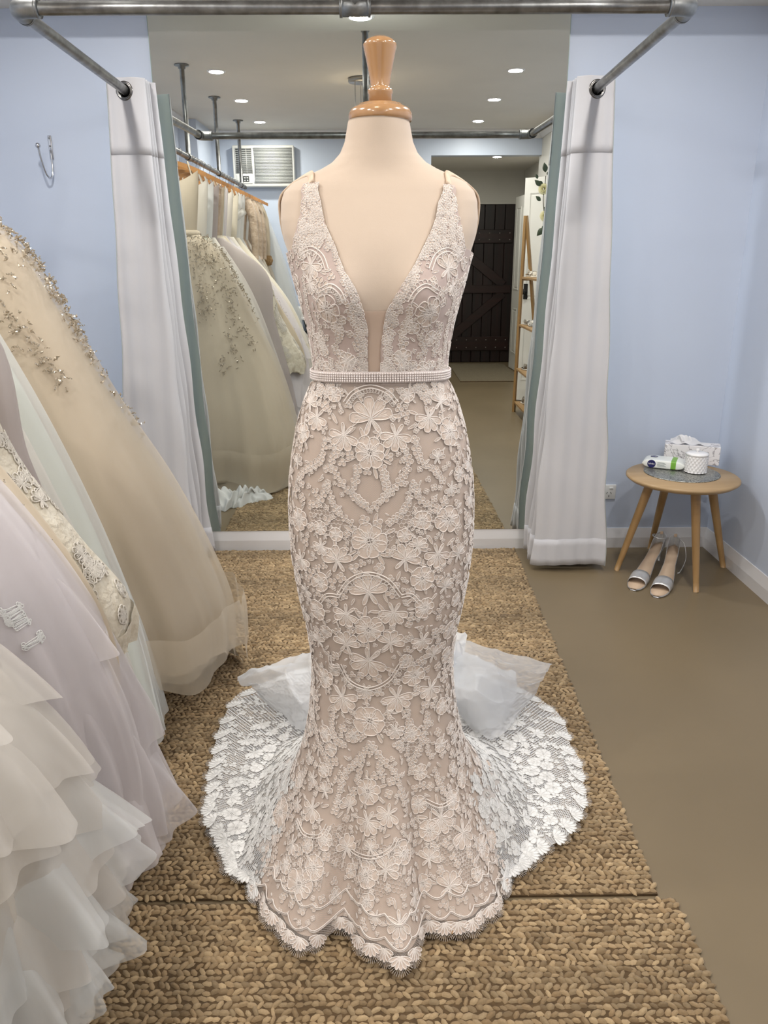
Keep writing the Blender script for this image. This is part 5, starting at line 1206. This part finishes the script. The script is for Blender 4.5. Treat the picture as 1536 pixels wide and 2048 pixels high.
octa = np.array([[1, 0, 0], [-1, 0, 0], [0, 1, 0], [0, -1, 0], [0, 0, 1], [0, 0, -1.0]]); octF = np.array([[0, 2, 4], [2, 1, 4], [1, 3, 4], [3, 0, 4], [2, 0, 5], [1, 2, 5], [3, 1, 5], [0, 3, 5]])
class Skirt:
    """squashed cone through stations (z, cx, cy, rx, ry)"""
    def __init__(s, st, nf, amp, seed, tilt=0.0):
        s.st = np.array(sorted(st, key=lambda q: q[0]), float); s.nf = nf; s.amp = amp; r = np.random.default_rng(seed); s.ph = r.uniform(0, 6, 6); s.seed = seed; s.tilt = tilt
        s.z0, s.z1 = s.st[0, 0], s.st[-1, 0]
    def __call__(s, th, v, k=1.0, off=0.0, hem=0.0):
        """v 0 top .. 1 hem"""
        th, v = np.broadcast_arrays(np.asarray(th, float), np.asarray(v, float))
        z = s.z1 + (s.z0-s.z1)*v; q = [sinterp(z, s.st[:, 0], s.st[:, i]) for i in range(1, 5)]
        w_ = np.clip((v-0.12)/0.88, 0, 1)**1.1
        f = s.amp*w_*(np.sin(s.nf*th + s.ph[0] + 1.2*np.sin(2*th+s.ph[1]) + 0.6*v) * 0.6 + 0.4*np.sin(s.nf*1.7*th + s.ph[2] + 1.5*np.sin(3*v+s.ph[3])) + 0.25*np.sin(s.nf*2.9*th + s.ph[4]))
        c, n_ = np.cos(th), np.sin(th); e = 0.85
        X = q[0] + (q[2]*k*(1+f)+off)*np.sign(c)*np.abs(c)**e; Y = q[1] + (q[3]*k*(1+f)+off)*np.sign(n_)*np.abs(n_)**e
        zz = z + hem*np.sin(s.nf*0.5*th+s.ph[5])*w_**4 + s.tilt*np.clip(-n_+0.2, 0, 1)*w_**3
        X = np.maximum(X, XL+0.02)
        return np.stack([X, Y, np.maximum(zz, 0.021)], -1)
    def mesh(s, name, m, parent, v0=0.0, v1=1.0, k=1.0, off=0.0, n=150, rows=60, hem=0.0):
        t_ = np.arange(n)*2*PI/n; v = np.linspace(v0, v1, rows)
        return obj(name, s(t_[None], v[:, None], k, off, hem).reshape(-1, 3), [grid_faces(rows, n, False, True)], m, parent)
    def ruffle(s, name, m, parent, v0, length, flare, waves, seed, t0=-2.2, t1=2.2, n=340, amp=0.02):
        """a gathered strip sewn on at v0; free edge waves outwards"""
        r = np.random.default_rng(seed); t_ = np.linspace(t0, t1, n)[:, None]; q = np.linspace(0, 1, 7)[None]; ph = r.uniform(0, 6, 4)
        tilt = 0.035*np.sin(2.3*t_+ph[3]) + 0.012*np.sin(7*t_+ph[0])
        base = s(t_ + 0*q, np.clip(v0 + tilt + q*length/(s.z1-s.z0), 0, 1.0))
        out = np.stack([np.cos(t_+0*q), np.sin(t_+0*q), 0*(t_+q)], -1)
        a = q**0.8*flare*(1 + 0.35*np.sin(5*t_+ph[2])) + amp*q*(np.sin(waves*t_+ph[0] + 1.7*np.sin(waves*0.31*t_)) + 0.5*np.sin(waves*2.1*t_+ph[1]) + 0.22*np.sin(waves*5.3*t_+ph[2]+2*q))
        G = base + out*(a + 0.006)[..., None]; G[..., 2] += amp*0.6*q*np.sin(waves*t_*1.3+ph[1]) ; G[..., 2] = np.maximum(G[..., 2], 0.021); G[..., 0] = np.maximum(G[..., 0], XL+0.02)
        return obj(name, G.reshape(-1, 3), [grid_faces(n, 7)], m, parent)
    def beads(s, name, m, parent, spots, seed, size=0.0028, off=0.014):
        r = np.random.default_rng(seed); mb = MB()
        for (t_, v_, st, sv, n) in spots:
            for _ in range(n):
                a = t_ + r.normal(0, st); b = np.clip(v_ + r.normal(0, sv), 0.02, 0.99); p = s(a, b, 1.0, off)
                # each sprig: a short chain of beads
                d = r.normal(0, 1, 3); d /= np.linalg.norm(d)
                for k in range(int(r.integers(2, 5))):
                    R_ = np.linalg.qr(r.normal(0, 1, (3, 3)))[0]; mb.add((octa*np.array([1.7, 0.8, 0.8])*size*r.uniform(0.6, 1.2)) @ R_ + p + d*k*size*1.9*0.8, octF)
        return tag(mb.build(name, m, parent, False), kind='stuff')
def bodice(parent, y, m, zt=1.83, zb=1.45, wx=0.17, wy=0.05, strap=True, lean=0.0, cx=RX+0.01):
    zz = np.linspace(zt, zb, 16); t_ = np.arange(48)*2*PI/48; f = (zt-zz)/(zt-zb)
    w1 = wx*(0.98 - 0.25*f**1.2); w2 = wy*(0.7+0.5*np.sin(f*PI*0.8)+0.3*f)
    X = cx + w1[:, None]*np.sign(np.cos(t_))*np.abs(np.cos(t_))**0.8; Y = y + lean*f[:, None] + w2[:, None]*np.sin(t_)
    Z = zz[:, None] - 0.07*(1-f[:, None])*(1-np.abs(np.cos(t_))**1.5)
    o = obj('bodice', np.stack([X, Y, Z + 0*X], -1).reshape(-1, 3), [grid_faces(16, 48, False, True)], m, parent)
    if strap:
        for sx in (-1, 1): obj('strap', *tube(smoothpath([(cx+sx*wx*0.75, y+0.02, zt-0.03), (cx+sx*wx*0.62, y+0.004, zt+0.045), (cx+sx*wx*0.75, y-0.02, zt-0.03)], 14), 0.0045, 6), m, parent)
    return o
def gown_thing(y, label): return thing('hanging_gown', (RX, y, 0.02), label, 'gown', 'gowns on the rail')
XS = lambda y, zx: [(z, cx, y+dy, rx, ry) for z, cx, dy, rx, ry in zx]

# 1 champagne tulle ball gown with crystal sprays, end of the rail
g = gown_thing(-1.40, 'champagne tulle ball gown with crystal sprays, hanging at the mirror end of the rail')
st = [(1.50, -1.19, -1.40, .115, .07), (1.42, -1.15, -1.39, .165, .10), (1.2, -1.10, -1.38, .24, .17), (0.95, -1.05, -1.37, .30, .24), (0.70, -1.0, -1.33, .365, .29), (0.45, -0.97, -1.27, .41, .33), (0.25, -0.955, -1.23, .435, .35), (0.08, -0.955, -1.22, .435, .355)]
s1 = Skirt(st, 11, 0.032, 11, 0.11); bodice(g, -1.40, C_champ, 1.84, 1.48, 0.165, 0.06)
s1.mesh('skirt', C_champ, g, hem=0.012); s1.mesh('tulle_layer', C_champt, g, 0.03, 1.0, 1.03, 0.014, hem=0.03)
s1.mesh('hem_tulle', C_champt, g, 0.86, 1.0, 1.05, 0.045, rows=20, hem=0.05)
obj('sash', *tube([(RX+0.015+0.118*math.cos(a), -1.40+0.082*math.sin(a), 1.49) for a in np.linspace(0, 2*PI, 40, endpoint=False)], 0.022, 8, closed=True), C_champ, g)
sp = [(-1.0, 0.10, .35, .05, 60), (-0.85, 0.225, .07, .025, 30), (-0.72, 0.27, .06, .02, 26), (-0.6, 0.30, .05, .012, 14), (0.1, 0.08, .12, .05, 70), (0.05, 0.18, .06, .06, 60), (0.0, 0.28, .04, .04, 24), (1.2, 0.07, .6, .05, 200), (1.0, 0.18, .45, .05, 120), (1.35, 0.28, .10, .05, 60), (0.85, 0.30, .08, .06, 60), (1.7, 0.26, .08, .05, 40), (0.7, 0.42, .05, .03, 30), (1.1, 0.45, .06, .04, 34), (1.35, 0.52, .05, .02, 18)]
s1.beads('crystal_spray', M_bead, g, sp, 3, 0.0036, 0.030)
hanger(-1.40, 'wooden hanger carrying the champagne ball gown at the mirror end')
# puddled tulle train of gown 1
u_, v_ = np.meshgrid(np.linspace(0, 1, 60), np.linspace(0, 1, 16), indexing='ij'); t_ = 0.2 + 1.75*u_
rr = np.stack([-0.955 + (0.39+0.10*v_+0.02*np.sin(9*t_))*np.cos(t_), -1.22 + (0.31+0.10*v_+0.025*np.sin(7*t_+1))*np.sin(t_), 0.13*(1-v_)**1.3 + 0.045*np.sin(v_*PI)*(1+0.7*np.sin(11*t_)) + 0.024], -1)
rr[..., 2] = np.maximum(rr[..., 2], 0.021); obj('train_puddle', rr.reshape(-1, 3), [grid_faces(60, 16)], C_champt, g)
rr2 = rr.copy(); rr2[..., 0] -= 0.02; rr2[..., 2] = np.maximum(rr2[..., 2]*0.8 - 0.004, 0.021); obj('train_lining', rr2.reshape(-1, 3), [grid_faces(60, 16)], C_champ, g)
# white tulle veil heaped on the floor at its hem
u_, v_ = np.meshgrid(np.linspace(0, 1, 110), np.linspace(0, 1, 26), indexing='ij')
cxy = smoothpath([(-1.12, -0.74), (-0.95, -0.71), (-0.84, -0.73), (-0.74, -0.79), (-0.64, -0.86)], 110)
hw = 0.075*np.sin(PI*np.clip(u_*0.96+0.02, 0, 1))**0.6*(1+0.3*np.sin(u_*21))
VZ = np.stack([cxy[:, None, 0] + 0*v_ + 0.02*np.sin(v_*5+u_*9), cxy[:, None, 1] + (v_*2-1)*hw*1.2 + 0.012*np.sin(u_*47+v_*7), 0.003 + 0.085*np.sin(PI*v_)**0.7*np.sin(PI*np.clip(u_*0.96+0.02, 0, 1))**0.5*(1+0.22*np.sin(u_*27+v_*9)+0.15*np.sin(u_*61-v_*13))], -1)
tag(obj('veil_heap', VZ.reshape(-1, 3), [grid_faces(110, 26)], C_white), 'white tulle veil heaped on the floor at the champagne gown hem by the curtain', 'veil')
g = gown_thing(-1.68, 'pale sage tulle gown with ivory bodice next to the champagne ball gown')
sb = Skirt([(1.48, -1.18, -1.68, .12, .05), (1.2, -1.12, -1.67, .20, .09), (0.8, -1.06, -1.66, .29, .12), (0.4, -1.02, -1.65, .35, .15), (0.06, -1.0, -1.64, .37, .17)], 8, 0.05, 22)
bodice(g, -1.68, C_ivo, 1.82, 1.46, 0.16, 0.045); sb.mesh('skirt', C_sage, g, n=110, rows=40); sb.mesh('tulle_layer', C_whitet, g, 0.04, 0.98, 1.04, 0.012, n=110, rows=40); hanger(-1.68, 'wooden hanger carrying the pale sage gown')
g = gown_thing(-1.86, 'ivory tulle gown with sheer overskirt near the first rail pole')
sb = Skirt([(1.48, -1.18, -1.86, .12, .05), (1.2, -1.11, -1.86, .22, .07), (0.8, -1.05, -1.85, .31, .09), (0.4, -1.01, -1.84, .37, .11), (0.06, -1.0, -1.83, .39, .12)], 8, 0.05, 23)
bodice(g, -1.86, C_white, 1.82, 1.46, 0.16, 0.045); sb.mesh('skirt', C_ivo, g, n=110, rows=40); sb.mesh('tulle_layer', C_ivot, g, 0.04, 0.98, 1.04, 0.012, n=110, rows=40); hanger(-1.86, 'wooden hanger carrying the ivory tulle gown')
# 2 mauve sheer
g = gown_thing(-2.03, 'dusky mauve sheer gown squeezed between champagne and ivory lace gowns')
s2 = Skirt([(1.48, -1.17, -2.03, .13, .04), (1.3, -1.08, -2.01, .29, .06), (0.95, -1.05, -1.98, .335, .08), (0.4, -1.0, -1.95, .40, .10), (0.05, -0.98, -1.93, .42, .11)], 9, 0.05, 12)
bodice(g, -2.03, C_mauve, 1.82, 1.46, 0.16, 0.035); s2.mesh('skirt', C_mauve, g, n=110, rows=40); hanger(-2.03, 'wooden hanger carrying the mauve gown')
# 3 ivory lace with raised hem
g = gown_thing(-2.13, 'ivory embroidered lace gown whose hem hangs well above the floor')
s3 = Skirt([(1.50, -1.18, -2.13, .12, .04), (1.184, -1.02, -2.11, .27, .075), (0.972, -0.99, -2.09, .305, .09), (0.81, -0.955, -2.08, .36, .10), (0.64, -0.93, -2.07, .415, .11), (0.56, -0.94, -2.07, .39, .10)], 6, 0.03, 13)
bodice(g, -2.13, C_blush, 1.82, 1.48, 0.16, 0.035)
C_lace3 = cloth('gown_ivory_lace', (234, 228, 212), (208, 198, 178), bump=0.6, bscale=60, scale=45, stretch=(1, 1, 1)); s3.mesh('skirt', C_lace3, g, n=120, rows=50, hem=0.02); s3.ruffle('lace_hem', C_lace3, g, 0.93, 0.09, 0.012, 17, 3, amp=0.01)
mbc, mbf = MB(), MB(); rs3 = np.random.default_rng(8); _t = np.linspace(0, 2*PI, 90, endpoint=False); _G = s3(_t[None], np.linspace(0.3, 1, 30)[:, None]); S3 = Surf(_G.reshape(-1, 3), grid_faces(30, 90, False, True))
def applique(sk, surf, spots, mbc, mbf, rs_, r=0.03, cord=0.0016):
    for t_, v_ in spots:
        p = sk(t_, v_); n_ = np.cross(sk(t_+1e-3, v_)-p, sk(t_, v_+1e-3)-p); n_ /= np.linalg.norm(n_)+1e-12
        c_ = np.array([sk.st[:, 1].mean(), sk.st[:, 2].mean(), p[2]]); n_ = n_ if n_.dot(p-c_) > 0 else -n_
        u = np.cross([0, 0, 1.0], n_); u /= np.linalg.norm(u)+1e-9; v = np.cross(n_, u); S_, Fi = (lily(r*rs_.uniform(.8, 1.2), rs_) if rs_.random() < .5 else flower(r*rs_.uniform(.7, 1.1), None, rs_))
        for q, cl, w_ in S_:
            C, Nn = surf.snap(p + q[:, :1]*u + q[:, 1:]*v); sg = np.sign((Nn*n_).sum(1, keepdims=True)); C = C + Nn*sg*0.002
            if len(C) == 2: C = np.array([C[0], (C[0]+C[1])/2, C[1]])
            mbc.add(*tube(C, cord*w_, 4, closed=cl, caps=False))
applique(s3, S3, [(rs3.uniform(-1.5, 0.9), rs3.uniform(0.35, 0.97)) for _ in range(85)], mbc, mbf, rs3, 0.026)
tag(mbc.build('embroidery', C_ivo, g), kind='stuff'); hanger(-2.13, 'wooden hanger carrying the ivory embroidered lace gown')
# 4 beige with beaded edge
g = gown_thing(-2.23, 'narrow beige gown with a beaded edge between ivory lace and lilac organza')
s4 = Skirt([(1.50, -1.18, -2.22, .12, .035), (1.03, -0.99, -2.19, .295, .06), (0.60, -0.95, -2.17, .42, .08), (0.48, -0.95, -2.16, .40, .085)], 7, 0.04, 14)
bodice(g, -2.23, C_champ, 1.82, 1.48, 0.16, 0.03); s4.mesh('skirt', C_champ, g, n=110, rows=40, hem=0.02); s4.beads('bead_edging', M_bead, g, [(-0.3, 0.35, .1, .12, 60), (-0.35, 0.7, .1, .14, 80)], 5, 0.002); hanger(-2.23, 'wooden hanger carrying the narrow beige gown')
g = gown_thing(-2.27, 'grey white satin slip gown behind the lilac organza gown, its hem lower than the lace')
s4b = Skirt([(1.50, -1.18, -2.27, .12, .03), (0.9, -1.0, -2.18, .30, .06), (0.35, -0.96, -2.00, .39, .10), (0.12, -0.95, -1.93, .41, .12)], 7, 0.04, 24); s4b.mesh('skirt', C_white, g, n=110, rows=40, hem=0.03); bodice(g, -2.27, C_white, 1.82, 1.48, 0.16, 0.03)
hanger(-2.275, 'wooden hanger carrying the grey white satin slip')
# 5 lilac organza with applique and tiers
g = gown_thing(-2.36, 'pale lilac organza ball gown with lace applique and gathered swags')
s5 = Skirt([(1.50, -1.18, -2.36, .12, .05), (1.06, -1.02, -2.31, .33, .12), (0.867, -0.98, -2.27, .385, .15), (0.61, -0.96, -2.20, .425, .19), (0.35, -0.95, -2.11, .42, .24), (0.08, -0.96, -2.06, .39, .27)], 12, 0.05, 15)
bodice(g, -2.36, C_lil, 1.82, 1.48, 0.16, 0.04); s5.mesh('skirt', C_lil, g, hem=0.02); s5.mesh('organza_layer', C_lilt, g, 0.05, 0.98, 1.02, 0.012, hem=0.03)
for k, (v0, ln, fl, wv) in enumerate(((0.45, 0.22, 0.012, 4), (0.60, 0.34, 0.02, 5), (0.72, 0.30, 0.035, 6), (0.80, 0.26, 0.05, 7), (0.86, 0.20, 0.07, 9))): s5.ruffle('swag', C_lilt, g, v0, ln, fl, wv, 30+k, amp=0.016+0.004*k)
mbc, mbf = MB(), MB(); _G = s5(_t[None], np.linspace(0.1, 1, 40)[:, None], 1.02, 0.013); S5 = Surf(_G.reshape(-1, 3), grid_faces(40, 90, False, True))
applique(s5, S5, [(-0.85+0.4*q+rs3.normal(0, .05), 0.34+0.20*q+rs3.normal(0, .012)) for q in np.linspace(0, 1, 34)], mbc, mbf, rs3, 0.010, 0.0009)
tag(mbc.build('lace_applique', C_white, g), kind='stuff'); hanger(-2.36, 'wooden hanger carrying the lilac organza gown')
# 6 ivory tiered tulle
g = gown_thing(-2.56, 'full ivory gown of many ragged tulle ruffles spreading over the jute rug')
s6 = Skirt([(1.50, -1.18, -2.56, .12, .06), (1.1, -1.08, -2.56, .29, .13), (0.80, -1.01, -2.53, .40, .19), (0.64, -0.985, -2.51, .435, .22), (0.40, -0.975, -2.48, .44, .26), (0.2, -0.98, -2.45, .42, .28), (0.05, -0.99, -2.43, .39, .28)], 11, 0.06, 16)
bodice(g, -2.56, C_ivo, 1.82, 1.48, 0.16, 0.05); s6.mesh('skirt', C_ivo, g, hem=0.02)
for k, v0 in enumerate(np.linspace(0.42, 0.90, 9)): s6.ruffle('ruffle', C_ivot, g, v0, 0.24-0.08*v0, 0.02+0.035*v0, 6+(k*5) % 5, 50+k, amp=0.020)
for k, v0 in enumerate((0.70, 0.78, 0.86, 0.91)): s6.ruffle('tulle_ruffle', C_whitet, g, v0, 0.15, 0.075, 10+k*3, 80+k, amp=0.030)
hanger(-2.56, 'wooden hanger carrying the ivory ruffled gown')
# 7 satin with turned-up hem
g = gown_thing(-2.80, 'cream satin gown with smooth folded hem beside the ruffled gown')
s7 = Skirt([(1.50, -1.18, -2.80, .12, .05), (1.0, -1.04, -2.80, .36, .10), (0.6, -0.99, -2.80, .45, .13), (0.40, -0.98, -2.80, .47, .14)], 5, 0.04, 17)
bodice(g, -2.80, C_sat, 1.82, 1.48, 0.16, 0.04); s7.mesh('skirt', C_sat, g, n=110, rows=40, hem=0.03); s7.mesh('satin_underlayer', C_ivo, g, 0.5, 1.0, 0.96, 0, rows=20); hanger(-2.80, 'wooden hanger carrying the cream satin gown')
# 8.. the rest of the rail, seen in the mirror
REST = [(-2.95, 'white gown with ruffled neckline and sage chiffon skirt', C_sage, C_whitet, .38, .10, .04, 'r'), (-3.08, 'white lace gown with a long scalloped front edge', C_white, None, .36, .07, .04, 'l'), (-3.20, 'blush lace gown with soft cap sleeve', C_blush, None, .33, .06, .05, 's'),
        (-3.32, 'ivory layered tulle gown with stepped hem', C_ivo, C_ivot, .42, .09, .05, 'r'), (-3.44, 'blush lace gown with long lace sleeve', C_blush, None, .30, .06, .05, 's'), (-3.55, 'champagne beaded sheath gown', C_champ, None, .28, .05, .05, 'b'), (-3.66, 'blush lace sheath gown near the end pole', C_blush, None, .28, .05, .05, 's'),
        (-3.77, 'cream gown with pearl beading and narrow skirt', C_sat, None, .29, .05, .05, 'b'), (-3.90, 'gold beige gown with feather trimmed cuff', C_champ, C_champt, .27, .06, .05, 'f'), (-4.10, 'pale grey white tulle skirt clipped to the last hanger', C_whitet, C_whitet, .36, .12, .05, 't')]
for i, (y, lab, m1, m2, rx, ry, zb, kind) in enumerate(REST):
    g = gown_thing(y, lab + ' on the rail'); cx = RX + 0.02
    st = [(1.50, RX+0.015, y, .12, .045), (1.2, cx+0.03, y, .12+rx*.28, .05+ry*.2), (0.8, cx+0.07, y, rx*.74, ry*.8), (0.4, cx+0.10, y, rx*.94, ry), (zb, cx+0.12, y, rx, ry)]
    if kind == 't': st = [(1.84, RX, y, .14, .03), (1.4, cx+0.04, y, .24, .06), (0.8, cx+0.10, y, .33, .09), (zb, cx+0.13, y, .38, .11)]
    s = Skirt(st, 7+i % 4, 0.05, 100+i); s.mesh('skirt', m1, g, n=110, rows=44, hem=0.02)
    if kind != 't': bodice(g, y, m1 if kind != 'r' else C_white, 1.83, 1.47, 0.165, 0.05, strap=kind in 'lbr')
    if m2: s.mesh('tulle_layer', m2, g, 0.05, 0.98, 1.04, 0.012, n=110, rows=40, hem=0.03)
    if kind == 'r':
        for k, v0 in enumerate((0.55, 0.68, 0.8, 0.9)): s.ruffle('ruffle', m2, g, v0, 0.16, 0.05, 11+k*2, 200+10*i+k)
        obj('neck_ruffle', *tube(smoothpath([(RX-0.12, y, 1.76), (RX-0.04, y+0.07, 1.70), (RX+0.08, y+0.06, 1.64), (RX+0.18, y+0.01, 1.70)], 20), 0.028, 8), C_white, g)
    if kind in 'sf':
        for sx in (-1, 1): obj('sleeve', *tube(smoothpath([(RX+sx*0.15, y, 1.80), (RX+sx*0.20, y+0.01, 1.68), (RX+sx*0.215, y+0.02, 1.50), (RX+sx*0.21, y+0.02, 1.34)], 16), np.linspace(0.042, 0.028, 16), 12), m1, g)
    if kind == 'f': obj('feather_cuff', *lathe([(0.0, -0.05), (0.04, -0.04), (0.055, 0), (0.04, 0.04), (0.0, 0.05)], 14, (RX+0.21, y+0.02, 1.33)), mat('feather_trim', srgb(176, 146, 104), srgb(140, 110, 76), scale=60, rough=0.9, bump=1.0), g)
    if kind in 'bl': s.beads('bead_trim', M_bead2 if kind == 'l' else M_bead, g, [(1.2, 0.2, .5, .12, 60), (0.6, 0.5, .4, .2, 60)], 300+i, 0.003)
    hanger(y, 'wooden hanger carrying the ' + lab, rng.normal(0, 0.05))
